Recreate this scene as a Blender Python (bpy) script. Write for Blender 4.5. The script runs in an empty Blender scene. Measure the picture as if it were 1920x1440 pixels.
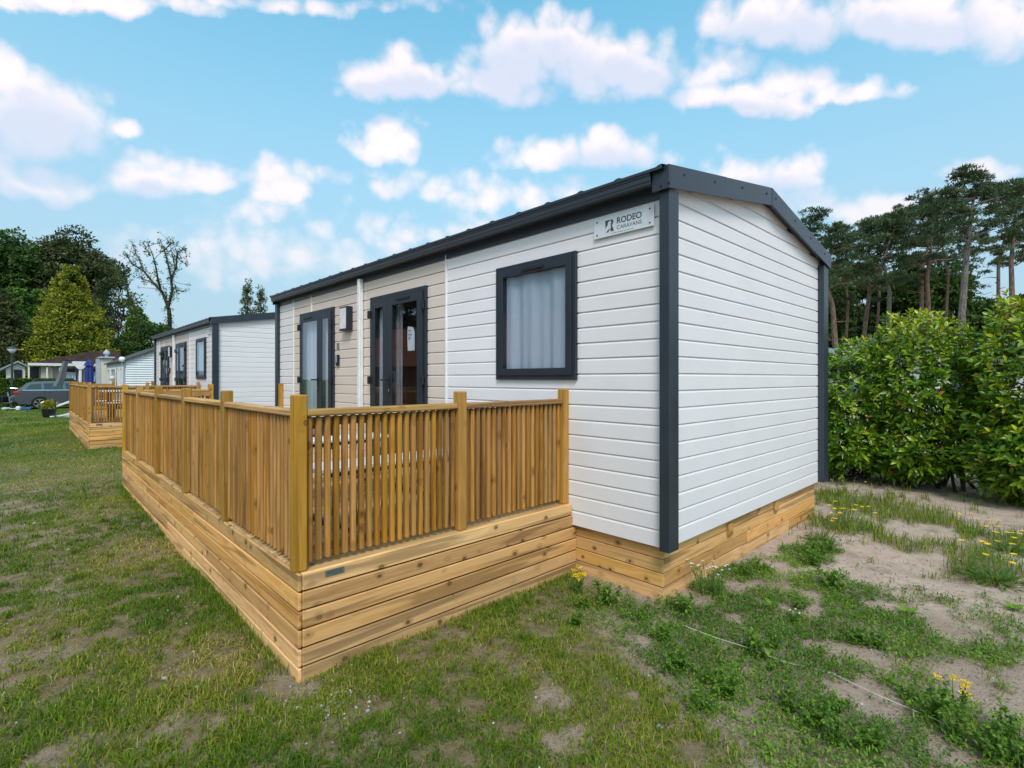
import bpy, math, random
import numpy as np
from mathutils import Vector
random.seed(7)
RNG = np.random.default_rng(11)
R = math.radians
sc = bpy.context.scene
col = sc.collection

# ------------------------------------------------------------------ camera
CAM = np.array([-3.349, -1.932, 1.6])
AX_R = np.array([0.7239, -0.6899])      # camera right on the ground plane
AX_F = np.array([0.6899, 0.7239])       # camera forward on the ground plane
cd = bpy.data.cameras.new('camera'); cam = bpy.data.objects.new('camera', cd); col.objects.link(cam)
cam.location = CAM; cam.rotation_euler = (R(90), 0, -math.atan2(AX_F[0], AX_F[1]))
cd.sensor_width = 36; cd.lens = 36 * 962 / 1920; cd.shift_y = -10 / 1920
cd.clip_start = 0.05; cd.clip_end = 3000
sc.camera = cam

# ------------------------------------------------------------------ light
SUN_AZ, SUN_EL = R(-132), R(50)          # the sun stands behind the camera, a little to its right
sc.view_settings.view_transform = 'Standard'; sc.view_settings.look = 'None'
sc.view_settings.gamma = 1; sc.view_settings.use_curve_mapping = False
sc.view_settings.exposure = 1.22
sd = bpy.data.lights.new('sun', 'SUN'); sun = bpy.data.objects.new('sun', sd); col.objects.link(sun)
sd.energy = 1.05; sd.angle = R(18); sd.color = (1.0, 0.885, 0.85)
sdir = Vector((math.cos(SUN_EL) * math.cos(SUN_AZ), math.cos(SUN_EL) * math.sin(SUN_AZ), math.sin(SUN_EL)))
sun.rotation_euler = sdir.to_track_quat('Z', 'Y').to_euler()

def ground_dir(px, py):
    s = (px - 960) / 962
    d = AX_R * s + AX_F
    return np.array([d[0], d[1], (710 - py) / 962])
def at(px, py, depth):
    return CAM + ground_dir(px, py) * depth

def world():
    w = bpy.data.worlds.new('World'); sc.world = w; w.use_nodes = True
    nt = w.node_tree; N = nt.nodes; L = nt.links; N.clear()
    def nd(t, **k):
        n = N.new(t)
        for a, b in k.items(): setattr(n, a, b)
        return n
    def val(sock, v):
        if hasattr(v, 'bl_idname') or isinstance(v, bpy.types.NodeSocket): L.new(v, sock)
        else: sock.default_value = v
    def M(op, a, b=None, c=None, clamp=False):
        n = nd('ShaderNodeMath', operation=op, use_clamp=clamp); val(n.inputs[0], a)
        if b is not None: val(n.inputs[1], b)
        if c is not None: val(n.inputs[2], c)
        return n.outputs[0]
    def VM(op, a, b=None):
        n = nd('ShaderNodeVectorMath', operation=op); val(n.inputs[0], a)
        if b is not None: val(n.inputs[1], b)
        return n
    def mr(v, a, b, c=0, d=1, smooth=True):
        n = nd('ShaderNodeMapRange'); n.interpolation_type = 'SMOOTHSTEP' if smooth else 'LINEAR'
        val(n.inputs[0], v)
        for i, q in zip((1, 2, 3, 4), (a, b, c, d)): val(n.inputs[i], q)
        return n.outputs[0]
    sky = nd('ShaderNodeTexSky', sky_type='NISHITA'); sky.sun_disc = False
    sky.sun_elevation = SUN_EL; sky.sun_rotation = math.pi / 2 - SUN_AZ
    sky.air_density = 1.0; sky.dust_density = 1.5; sky.ozone_density = 1.0
    tc = nd('ShaderNodeTexCoord'); dirv = tc.outputs['Generated']
    sp = nd('ShaderNodeSeparateXYZ'); L.new(dirv, sp.inputs[0])
    az = M('ARCTAN2', sp.outputs[1], sp.outputs[0]); el = M('ARCSINE', sp.outputs[2])
    nz = nd('ShaderNodeTexNoise'); nz.inputs['Scale'].default_value = 9; nz.inputs['Detail'].default_value = 7; nz.inputs['Roughness'].default_value = 0.55
    L.new(dirv, nz.inputs['Vector'])
    nf = nd('ShaderNodeTexNoise'); nf.inputs['Scale'].default_value = 24; nf.inputs['Detail'].default_value = 8; nf.inputs['Roughness'].default_value = 0.58
    L.new(dirv, nf.inputs['Vector'])
    off = VM('SUBTRACT', nz.outputs['Color'], (0.5, 0.5, 0.5)).outputs[0]
    offs = VM('MULTIPLY', off, (0.085, 0.065, 0)).outputs[0]
    cb = nd('ShaderNodeCombineXYZ'); L.new(az, cb.inputs[0]); L.new(el, cb.inputs[1])
    base = VM('ADD', cb.outputs[0], offs).outputs[0]
    # cumulus clouds: photograph pixel, half width, half height, strength -> azimuth and elevation
    blobs = [(1010, 95, 150, 82, 1), (760, 140, 125, 58, 1), (1150, 115, 130, 72, 1), (900, 155, 190, 45, .9), (1330, 125, 95, 40, .75), (1390, 175, 170, 40, 1), (1470, 150, 90, 38, .9),
             (1590, 175, 110, 26, .9), (1700, 35, 300, 70, 1.1), (1450, 30, 160, 70, 1), (1880, 60, 200, 60, 1), (95, 215, 125, 95, 1.1), (20, 130, 60, 60, 1), (240, 245, 36, 20, .7),
             (70, 338, 115, 42, .9), (290, 328, 115, 42, 1), (400, 330, 90, 30, .8), (530, 340, 75, 48, .9), (720, 262, 76, 46, 1), (1010, 290, 95, 42, .8), (1140, 280, 120, 52, .9), (1420, 325, 130, 42, .85),
             (1840, 322, 85, 32, 1), (190, 0, 240, 32, .9), (560, 0, 260, 18, .5), (920, 360, 230, 36, .5), (1620, 385, 190, 34, .7), (560, 470, 230, 70, .38), (480, 400, 120, 30, .3), (-160, 300, 220, 90, 1), (2150, 150, 260, 80, 1), (820, 430, 200, 30, .35)]
    def density(vec, few=False):
        acc = None
        for px, py, hw, hh, s in ([q for q in blobs if q[2] * q[3] > 4500 and q[4] > .7] if few else blobs):
            g = ground_dir(px, py); n = np.linalg.norm(g)
            a = math.atan2(g[1], g[0]); e = math.asin(g[2] / n)
            g2 = ground_dir(px + hw, py); wa = abs(math.atan2(g2[1], g2[0]) - a)
            g3 = ground_dir(px, py - hh); we = abs(math.asin(g3[2] / np.linalg.norm(g3)) - e)
            mp = nd('ShaderNodeMapping', vector_type='TEXTURE'); L.new(vec, mp.inputs['Vector']); e2 = math.asin(g2[2] / np.linalg.norm(g2))
            mp.inputs['Location'].default_value = (a, e - we * .30, 0); mp.inputs['Scale'].default_value = (wa * 1.06, we * 1.25, 1)
            mp.inputs['Rotation'].default_value = (0, 0, math.atan((e2 - e) / (math.atan2(g2[1], g2[0]) - a)))       # each cloud bank lies level
            d = VM('MULTIPLY', mp.outputs[0], (1, 1, 0)).outputs[0]
            d = VM('MINIMUM', d, VM('MULTIPLY', d, (1, 1.9, 1)).outputs[0]).outputs[0]     # flat cloud base
            q = VM('DOT_PRODUCT', d, d).outputs['Value']
            v = M('MULTIPLY_ADD', q, -1.0 * s, s)
            v = M('MAXIMUM', v, -1.2)
            if acc is None: acc = v
            else:
                n = nd('ShaderNodeMath', operation='SMOOTH_MAX'); L.new(acc, n.inputs[0]); L.new(v, n.inputs[1]); n.inputs[2].default_value = 0.25
                acc = n.outputs[0]
        return acc
    # beyond the view the same kind of clouds, scattered by noise
    nw = nd('ShaderNodeTexNoise'); nw.inputs['Scale'].default_value = 3.2; nw.inputs['Detail'].default_value = 3
    L.new(dirv, nw.inputs['Vector'])
    wide = M('MULTIPLY_ADD', nw.outputs['Fac'], 7.0, -3.0)
    daz = M('ABSOLUTE', M('SUBTRACT', az, math.atan2(AX_F[1], AX_F[0])))
    outm = M('MAXIMUM', mr(daz, R(50), R(68)), mr(el, R(40), R(58)))
    vp = nd('ShaderNodeTexVoronoi', feature='F1'); vp.inputs['Scale'].default_value = 19; vp.inputs['Detail'].default_value = 1
    L.new(VM('ADD', dirv, VM('MULTIPLY', off, (.05, .05, .05)).outputs[0]).outputs[0], vp.inputs['Vector'])
    fine = M('ADD', M('MULTIPLY_ADD', nf.outputs['Fac'], 1.35, -0.70), M('MULTIPLY_ADD', vp.outputs['Distance'], -1.15, .93))
    def full(vec, few=False):
        d = density(vec, few)
        mx = nd('ShaderNodeMix'); mx.data_type = 'FLOAT'; L.new(outm, mx.inputs[0]); L.new(d, mx.inputs[2]); L.new(wide, mx.inputs[3])
        return mx.outputs[0]
    d0 = M('ADD', full(base), fine)
    alpha = mr(d0, -0.30, 1.05)
    up = VM('ADD', base, (0.0, 0.035, 0)).outputs[0]
    d1 = M('MULTIPLY_ADD', fine, 0.5, full(up, True))
    shade = mr(d1, -0.25, 0.75)
    elc = mr(el, 0.0, R(45))
    ccol = nd('ShaderNodeMix'); ccol.data_type = 'RGBA'; L.new(shade, ccol.inputs[0])
    ccol.inputs[6].default_value = (0.955, 0.83, 0.83, 1); ccol.inputs[7].default_value = (0.63, 0.655, 0.775, 1)
    tint = nd('ShaderNodeMix'); tint.data_type = 'RGBA'; tint.blend_type = 'MULTIPLY'; tint.inputs[0].default_value = 1
    L.new(sky.outputs[0], tint.inputs[6]); tint.inputs[7].default_value = SKY_TINT
    bg1 = nd('ShaderNodeBackground'); L.new(tint.outputs[2], bg1.inputs[0]); bg1.inputs[1].default_value = SKY_STRENGTH
    bg2 = nd('ShaderNodeBackground'); L.new(ccol.outputs[2], bg2.inputs[0]); bg2.inputs[1].default_value = CLOUD_STRENGTH
    # thin haze evens out the sky towards the horizon
    hz = mr(el, R(48), R(2), 0.0, 0.93)
    bg3 = nd('ShaderNodeBackground'); bg3.inputs[0].default_value = HAZE; bg3.inputs[1].default_value = 1
    mh = nd('ShaderNodeMixShader'); L.new(hz, mh.inputs[0]); L.new(bg1.outputs[0], mh.inputs[1]); L.new(bg3.outputs[0], mh.inputs[2])
    a2 = M('MULTIPLY', alpha, mr(el, R(4), R(24), 0.35, 0.90))
    ms = nd('ShaderNodeMixShader'); L.new(a2, ms.inputs[0]); L.new(mh.outputs[0], ms.inputs[1]); L.new(bg2.outputs[0], ms.inputs[2])
    out = nd('ShaderNodeOutputWorld'); L.new(ms.outputs[0], out.inputs[0])
    w.cycles.sampling_method = 'MANUAL'; w.cycles.sample_map_resolution = 512
HAZE = (.205, .258, .318, 1)
SKY_TINT = (0.43, 1.0, 0.88, 1); SKY_STRENGTH = 0.15; CLOUD_STRENGTH = 0.54
world()

# ------------------------------------------------------------------ materials
MATS = {}
def mat(name):
    m = bpy.data.materials.new(name); m.use_nodes = True; m.node_tree.nodes.clear(); MATS[name] = m
    return m
class G:
    """small node-graph helper"""
    def __init__(s, m): s.nt = m.node_tree; s.N = s.nt.nodes; s.L = s.nt.links
    def n(s, t, **k):
        q = s.N.new(t)
        for a, b in k.items(): setattr(q, a, b)
        return q
    def put(s, sock, v):
        if isinstance(v, bpy.types.NodeSocket): s.L.new(v, sock)
        else: sock.default_value = v
    def math(s, op, a, b=None, c=None, clamp=False):
        q = s.n('ShaderNodeMath', operation=op, use_clamp=clamp); s.put(q.inputs[0], a)
        if b is not None: s.put(q.inputs[1], b)
        if c is not None: s.put(q.inputs[2], c)
        return q.outputs[0]
    def vm(s, op, a, b=None):
        q = s.n('ShaderNodeVectorMath', operation=op); s.put(q.inputs[0], a)
        if b is not None: s.put(q.inputs[1], b)
        return q.outputs[0]
    def mix(s, f, a, b, blend='MIX'):
        q = s.n('ShaderNodeMix'); q.data_type = 'RGBA'; q.blend_type = blend
        s.put(q.inputs[0], f); s.put(q.inputs[6], c4(a)); s.put(q.inputs[7], c4(b)); return q.outputs[2]
    def mr(s, v, a, b, c=0., d=1.):
        q = s.n('ShaderNodeMapRange'); q.interpolation_type = 'SMOOTHSTEP'; s.put(q.inputs[0], v)
        for i, w in zip((1, 2, 3, 4), (a, b, c, d)): q.inputs[i].default_value = w
        return q.outputs[0]
    def noise(s, vec, scale, detail=3, rough=.5, dist=0.):
        q = s.n('ShaderNodeTexNoise'); s.L.new(vec, q.inputs['Vector'])
        q.inputs['Scale'].default_value = scale; q.inputs['Detail'].default_value = detail; q.inputs['Roughness'].default_value = rough; q.inputs['Distortion'].default_value = dist
        return q.outputs['Fac']
    def coord(s, which='Object'): return s.n('ShaderNodeTexCoord').outputs[which]
    def attr(s, name): return s.n('ShaderNodeAttribute', attribute_name=name).outputs['Fac']
    def rnd(s): return s.n('ShaderNodeObjectInfo').outputs['Random']
    def bump(s, h, strength=.3, dist=.01):
        q = s.n('ShaderNodeBump'); q.inputs['Strength'].default_value = strength; q.inputs['Distance'].default_value = dist
        s.L.new(h, q.inputs['Height']); return q.outputs[0]
    def pbr(s, colr, rough=.6, spec=.4, metal=0., normal=None, **k):
        q = s.n('ShaderNodeBsdfPrincipled'); s.put(q.inputs['Base Color'], c4(colr)); s.put(q.inputs['Roughness'], rough)
        q.inputs['Specular IOR Level'].default_value = spec; q.inputs['Metallic'].default_value = metal
        if normal is not None: s.L.new(normal, q.inputs['Normal'])
        for a, b in k.items(): s.put(q.inputs[a], b)
        return q.outputs[0]
    def out(s, sh): s.L.new(sh, s.n('ShaderNodeOutputMaterial').inputs[0])
def c4(c):
    if isinstance(c, bpy.types.NodeSocket): return c
    return (c[0], c[1], c[2], 1.0)

def plain(name, c, rough=.5, spec=.4, metal=0., var=.08, scale=6., bump=0., bscale=60.):
    m = mat(name); g = G(m); co = g.coord()
    f = g.noise(co, scale, 5, .6)
    k = g.mix(g.mr(f, .3, .7), [x * (1 - var) for x in c], [min(1, x * (1 + var)) for x in c])
    nrm = g.bump(g.noise(co, bscale, 3), bump, .004) if bump else None
    g.out(g.pbr(k, g.math('MULTIPLY_ADD', f, .2, rough - .1), spec, metal, nrm)); return m

def wood(name, axis, light, mid, dark, green=.25, knots=1.0, rough=.62):
    """sawn pine, the grain runs along the local axis"""
    m = mat(name); g = G(m)
    co = g.vm('ADD', g.coord(), g.vm('MULTIPLY', g.n('ShaderNodeCombineXYZ').outputs[0], (0, 0, 0)))
    rn = g.rnd(); cx = g.n('ShaderNodeCombineXYZ')
    for i, kk in enumerate((37.0, 91.0, 53.0)): g.L.new(g.math('MULTIPLY', rn, kk), cx.inputs[i])
    co = g.vm('ADD', co, cx.outputs[0])
    def st(along, across):
        v = [across] * 3; v[axis] = along; return g.vm('MULTIPLY', co, tuple(v))
    wob = g.n('ShaderNodeTexNoise'); g.L.new(st(1.2, 5), wob.inputs['Vector']); wob.inputs['Scale'].default_value = 1.0; wob.inputs['Detail'].default_value = 2
    # knots
    vo = g.n('ShaderNodeTexVoronoi'); g.L.new(g.vm('ADD', st(7.5, 9.5), g.vm('MULTIPLY', wob.outputs['Color'], (.3, .3, .3))), vo.inputs['Vector']); vo.inputs['Scale'].default_value = 1.0
    dist = vo.outputs['Distance']
    kn = g.mr(dist, .17, .11); halo = g.mr(dist, .40, .12); core = g.mr(dist, .10, .07); has = g.n('ShaderNodeSeparateColor'); g.L.new(vo.outputs['Color'], has.inputs[0]); has = g.mr(has.outputs[0], .48, .56); kn = g.math('MULTIPLY', kn, has); halo = g.math('MULTIPLY', halo, has); core = g.math('MULTIPLY', core, has)
    # growth rings, pulled round the knots
    rv = g.vm('ADD', st(.35, 11), g.vm('MULTIPLY', g.vm('ADD', wob.outputs['Color'], (-.5, -.5, -.5)), (1.2, 1.2, 1.2)))
    ring = g.noise(rv, .8, 3, .5, .3)
    rings = g.math('SINE', g.math('MULTIPLY_ADD', ring, 46., g.math('MULTIPLY', halo, 5.)))
    fibre = g.noise(st(6, 160), 1, 3, .6)
    f = g.math('MULTIPLY_ADD', rings, .34, g.math('MULTIPLY_ADD', fibre, .6, .15), clamp=True)
    k = g.mix(f, light, mid)
    heart = g.mr(g.noise(st(.30, 7.5), 2.0, 3, .5, .6), .52, .62)
    k = g.mix(g.math('MULTIPLY', heart, .72), k, dark)
    gr = g.mr(g.noise(st(2.0, 4), 2.2, 5, .65), .6, .78)
    k = g.mix(g.math('MULTIPLY', gr, green), k, (.42, .44, .24))
    k = g.mix(g.math('MULTIPLY', halo, .42 * knots), k, dark)
    k = g.mix(g.math('MULTIPLY', kn, .85 * knots), k, (.13, .06, .02)); k = g.mix(g.math('MULTIPLY', core, .6), k, (.30, .15, .05))
    hs = g.n('ShaderNodeHueSaturation'); g.L.new(k, hs.inputs['Color'])
    g.L.new(g.math('MULTIPLY_ADD', rn, .42, .72), hs.inputs['Value'])
    r2 = g.math('FRACT', g.math('MULTIPLY', rn, 17.3)); g.L.new(g.math('MULTIPLY_ADD', r2, .010, .493), hs.inputs['Hue'])
    r3 = g.math('FRACT', g.math('MULTIPLY', rn, 41.7)); g.L.new(g.math('MULTIPLY_ADD', r3, .16, .96), hs.inputs['Saturation'])
    b = g.bump(g.math('MULTIPLY_ADD', fibre, .6, g.math('MULTIPLY', kn, .5)), .25, .002)
    g.out(g.pbr(hs.outputs[0], rough, .3, 0, b)); return m
PL = dict(light=(.83, .495, .215), mid=(.65, .36, .135), dark=(.29, .165, .07))
plankx = wood('plank_wood_x', 0, green=.35, **PL); planky = wood('plank_wood_y', 1, green=.5, **PL)
BA = dict(light=(.50, .265, .080), mid=(.34, .165, .042), dark=(.19, .088, .022))
baluster_wood = wood('baluster_wood', 2, green=.1, knots=.9, **BA)
PO = dict(light=(.52, .30, .085), mid=(.42, .225, .055), dark=(.28, .145, .035))
post_wood = wood('post_wood', 2, green=.35, knots=.9, **PO)
railx = wood('rail_wood_x', 0, (.60, .37, .15), (.47, .27, .09), (.28, .14, .04), .1)
raily = wood('rail_wood_y', 1, (.60, .37, .15), (.47, .27, .09), (.28, .14, .04), .1)
deckx = wood('decking_wood', 0, (.62, .43, .21), (.50, .33, .15), (.33, .19, .08), .2)

def siding(name, c):
    m = mat(name); g = G(m); co = g.coord('Object')
    rn = g.rnd()
    st = g.vm('ADD', co, g.vm('MULTIPLY', g.n('ShaderNodeObjectInfo').outputs['Location'], (3, 3, 3)))
    f = g.noise(st, 1.7, 4, .6); fib = g.noise(g.vm('MULTIPLY', st, (14, 14, 170)), 1, 3, .6)
    v = g.math('MULTIPLY_ADD', rn, .03, .985)
    k = g.mix(g.mr(f, .35, .75), c, [q * .95 for q in c])
    dirt = g.mr(g.noise(g.vm('MULTIPLY', st, (1.5, 1.5, 9)), 2.2, 6, .7), .62, .85)
    k = g.mix(g.math('MULTIPLY', dirt, .14), k, (.45, .41, .33))
    hs = g.n('ShaderNodeHueSaturation'); g.L.new(k, hs.inputs['Color']); g.L.new(v, hs.inputs['Value'])
    g.out(g.pbr(hs.outputs[0], .5, .35, 0, g.bump(fib, .22, .0015))); return m
white_siding = siding('white_siding', (.81, .775, .79))
beige_siding = siding('beige_siding', (.71, .61, .54))
anthracite = plain('anthracite_metal', (.024, .034, .048), .38, .5, 0, .10, 3, .08, 300)
anthracite_pvc = plain('anthracite_frame', (.018, .025, .036), .42, .45, 0, .08, 4)
black_plastic = plain('black_plastic', (.012, .013, .016), .45)
white_plastic = plain('white_plastic', (.80, .80, .80), .4)
white_paint = plain('white_paint', (.78, .78, .77), .5, .4, 0, .04)
metal_grey = plain('grey_metal', (.45, .46, .47), .35, .5, .8)
inner_wall = plain('inner_wall', (.34, .31, .28), .8)
floor_mat = plain('inner_floor', (.16, .11, .07), .7)
sign_plate = plain('sign_plate', (.66, .69, .73), .42, .4, .0, .03)
sign_ink = plain('sign_ink', (.045, .06, .085), .5)
table_white = plain('table_top_white', (.78, .78, .80), .4)
black_metal = plain('black_metal', (.012, .012, .014), .4, .5)
lamp_diff = plain('lamp_diffuser', (.72, .70, .74), .5)
paper = plain('paper', (.72, .76, .80), .8, .2, 0, .04)
plate_metal = plain('plate_metal', (.20, .23, .22), .35, .5, .5)

def glass(name, tint=(.92, .95, .97), refl=.05):
    m = mat(name); g = G(m)
    lw = g.n('ShaderNodeLayerWeight'); lw.inputs['Blend'].default_value = .5
    t = g.n('ShaderNodeBsdfTransparent'); t.inputs[0].default_value = c4(tint)
    gl = g.n('ShaderNodeBsdfGlossy'); gl.inputs[0].default_value = (.92, .95, 1, 1); gl.inputs['Roughness'].default_value = .005
    co = g.coord(); g.L.new(g.bump(g.noise(co, 2.2, 2), .02, .02), gl.inputs['Normal'])
    f = g.math('MULTIPLY_ADD', g.math('POWER', lw.outputs['Facing'], 4.0), .8, refl, clamp=True)
    ms = g.n('ShaderNodeMixShader'); g.L.new(f, ms.inputs[0]); g.L.new(t.outputs[0], ms.inputs[1]); g.L.new(gl.outputs[0], ms.inputs[2])
    g.out(ms.outputs[0]); return m
pane_glass = glass('pane_glass'); far_glass = glass('far_glass', (.6, .65, .68), .12)
def cloth(name, c, trans=.3, var=.06):
    m = mat(name); g = G(m); co = g.coord()
    k = g.mix(g.noise(g.vm('MULTIPLY', co, (40, 40, 6)), 1, 4), [q * (1 - var) for q in c], [min(1, q * (1 + var)) for q in c])
    p = g.pbr(k, .85, .1); t = g.n('ShaderNodeBsdfTranslucent'); g.L.new(k, t.inputs[0])
    ms = g.n('ShaderNodeMixShader'); ms.inputs[0].default_value = trans; g.L.new(p, ms.inputs[1]); g.L.new(t.outputs[0], ms.inputs[2]); g.out(ms.outputs[0]); return m
curtain_white = cloth('curtain_white', (.72, .77, .86)); curtain_pattern = cloth('curtain_lace', (.42, .40, .40), .3, .5)
blue_cloth = cloth('blue_parasol_cloth', (.045, .07, .26), .1); grey_cloth = cloth('grey_parasol_cloth', (.16, .18, .19), .1)
canvas = cloth('awning_canvas', (.66, .60, .49), .15)

def leafmat(name, cols, trans=.3, rough=.5, spec=.25):
    """leaf colours picked per leaf by the attribute rnd"""
    m = mat(name); g = G(m); a = g.attr('rnd')
    r = g.n('ShaderNodeValToRGB'); g.L.new(a, r.inputs[0]); e = r.color_ramp.elements
    for i, (p, c) in enumerate(cols):
        el = e[i] if i < 2 else e.new(p)
        el.position = p; el.color = c4(c)
    p = g.pbr(r.outputs[0], rough, spec); t = g.n('ShaderNodeBsdfTranslucent')
    hs = g.n('ShaderNodeHueSaturation'); g.L.new(r.outputs[0], hs.inputs['Color']); hs.inputs['Value'].default_value = 1.25; g.L.new(hs.outputs[0], t.inputs[0])
    ms = g.n('ShaderNodeMixShader'); ms.inputs[0].default_value = trans; g.L.new(p, ms.inputs[1]); g.L.new(t.outputs[0], ms.inputs[2]); g.out(ms.outputs[0]); return m
grass_leaf = leafmat('grass_blades', [(0, (.052, .13, .006)), (.42, (.135, .23, .010)), (.75, (.30, .31, .026)), (1, (.50, .39, .14))], .35, .55)
weed_leaf = leafmat('weed_leaves', [(0, (.05, .125, .014)), (.5, (.12, .235, .022)), (1, (.26, .38, .045))], .3, .55)
laurel_leaf = leafmat('laurel_leaves', [(0, (.034, .10, .006)), (.5, (.125, .25, .009)), (.86, (.36, .46, .016)), (.975, (.46, .45, .03)), (1, (.40, .18, .03))], .14, .30, .5)
oak_leaf = leafmat('broadleaf_leaves', [(0, (.028, .062, .012)), (.6, (.062, .125, .022)), (1, (.12, .20, .038))], .25, .55)
olive_leaf = leafmat('olive_leaves', [(0, (.040, .055, .020)), (.6, (.085, .11, .035)), (1, (.16, .165, .06))], .25, .55)
bright_leaf = leafmat('bright_broadleaf_leaves', [(0, (.045, .11, .015)), (.6, (.10, .20, .025)), (1, (.17, .28, .04))], .25, .55)
gold_leaf = leafmat('golden_conifer_sprays', [(0, (.04, .075, .010)), (.45, (.15, .19, .016)), (.8, (.31, .31, .026)), (1, (.50, .43, .04))], .2, .6)
pine_leaf = leafmat('pine_needles', [(0, (.038, .065, .030)), (.6, (.085, .13, .055)), (1, (.16, .21, .085))], .15, .6)
fir_leaf = leafmat('cypress_sprays', [(0, (.05, .075, .03)), (1, (.15, .17, .06))], .2, .6)
hedge_leaf = leafmat('far_hedge_leaves', [(0, (.05, .12, .012)), (1, (.15, .25, .03))], .2, .5)
pale_leaf = leafmat('pale_shrub_leaves', [(0, (.12, .16, .06)), (1, (.30, .34, .16))], .3, .5)
petal_yellow = leafmat('yellow_petals', [(0, (.85, .52, .005)), (1, (.92, .68, .02))], .2, .6)
petal_white = leafmat('white_petals', [(0, (.72, .72, .68)), (1, (.82, .82, .80))], .2, .6)
flower_gold = leafmat('golden_potplant_leaves', [(0, (.16, .20, .02)), (1, (.55, .45, .03))], .2, .6)
def bark(name, a, b, scale=3.):
    m = mat(name); g = G(m); co = g.coord()
    f = g.noise(g.vm('MULTIPLY', co, (5, 5, 1.2)), scale, 5, .65)
    g.out(g.pbr(g.mix(g.mr(f, .35, .65), a, b), .9, .15, 0, g.bump(f, .8, .04))); return m
dark_bark = bark('dark_bark', (.028, .022, .016), (.075, .062, .048)); pine_bark = bark('pine_bark', (.10, .065, .048), (.22, .155, .12)); grey_bark = bark('grey_bark', (.09, .08, .07), (.20, .18, .16))
twig_bark = bark('twig_bark', (.05, .035, .022), (.12, .085, .05))

# ------------------------------------------------------------------ mesh helpers
def link(o, parent=None):
    col.objects.link(o)
    if parent is not None: o.parent = parent
    return o
def WP(o):      # world position of an unrotated chain
    p = Vector((0, 0, 0))
    while o is not None: p += o.location; o = o.parent
    return p
def tag(o, label, cat, group=None):
    o['label'] = label; o['category'] = cat
    if group: o['group'] = group
    return o
def empty(name, loc, label=None, cat=None, group=None, rz=0):
    o = bpy.data.objects.new(name, None); o.location = loc; o.rotation_euler.z = rz; o.empty_display_size = .2; link(o)
    if label: tag(o, label, cat, group)
    return o
def mesh(name, V, F, m, smooth=False):
    me = bpy.data.meshes.new(name); me.from_pydata([tuple(map(float, v)) for v in V], [], [tuple(map(int, f)) for f in F]); me.update()
    mm = m if isinstance(m, (list, tuple)) else [m]
    for q in mm: me.materials.append(q)
    if smooth: me.polygons.foreach_set('use_smooth', [True] * len(me.polygons))
    return me
def part(name, me, parent=None, loc=(0, 0, 0), world_loc=True):
    """loc in world axes; children of unrotated parents"""
    o = bpy.data.objects.new(name, me); link(o, parent)
    l = Vector(loc)
    if parent is not None and world_loc: l = l - WP(parent)
    o.location = l
    return o
CB = {}
def cbox_vf(sx, sy, sz, b):
    h = [sx / 2, sy / 2, sz / 2]; b = min(b, .45 * min(sx, sy, sz))
    V = []; idx = {}
    for X in (-1, 1):
        for Y in (-1, 1):
            for Z in (-1, 1):
                s = (X, Y, Z)
                for a in range(3):
                    v = [s[i] * (h[i] - (0 if i == a else b)) for i in range(3)]
                    idx[(s, a)] = len(V); V.append(v)
    F = []
    for a in range(3):
        u, w = (a + 1) % 3, (a + 2) % 3
        for s in (-1, 1):
            q = []
            for (p, r) in ((-1, -1), (1, -1), (1, 1), (-1, 1)):
                t = [0, 0, 0]; t[a] = s; t[u] = p; t[w] = r; q.append(idx[(tuple(t), a)])
            F.append(q if s > 0 else q[::-1])
    for a in range(3):
        u, w = (a + 1) % 3, (a + 2) % 3
        for p in (-1, 1):
            for r in (-1, 1):
                t0 = [0, 0, 0]; t0[a] = -1; t0[u] = p; t0[w] = r; t1 = list(t0); t1[a] = 1
                q = [idx[(tuple(t0), u)], idx[(tuple(t1), u)], idx[(tuple(t1), w)], idx[(tuple(t0), w)]]
                F.append(q if p * r > 0 else q[::-1])
    for s in [(X, Y, Z) for X in (-1, 1) for Y in (-1, 1) for Z in (-1, 1)]:
        q = [idx[(s, 0)], idx[(s, 1)], idx[(s, 2)]]
        F.append(q if s[0] * s[1] * s[2] > 0 else q[::-1])
    return V, F
def cbox(name, x0, x1, y0, y1, z0, z1, m, parent=None, b=.004):
    d = (round(x1 - x0, 4), round(y1 - y0, 4), round(z1 - z0, 4)); key = (d, b, m.name)
    if key not in CB:
        V, F = cbox_vf(*d, b); CB[key] = mesh(name, V, F, m)
    return part(name, CB[key], parent, ((x0 + x1) / 2, (y0 + y1) / 2, (z0 + z1) / 2))
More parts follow.
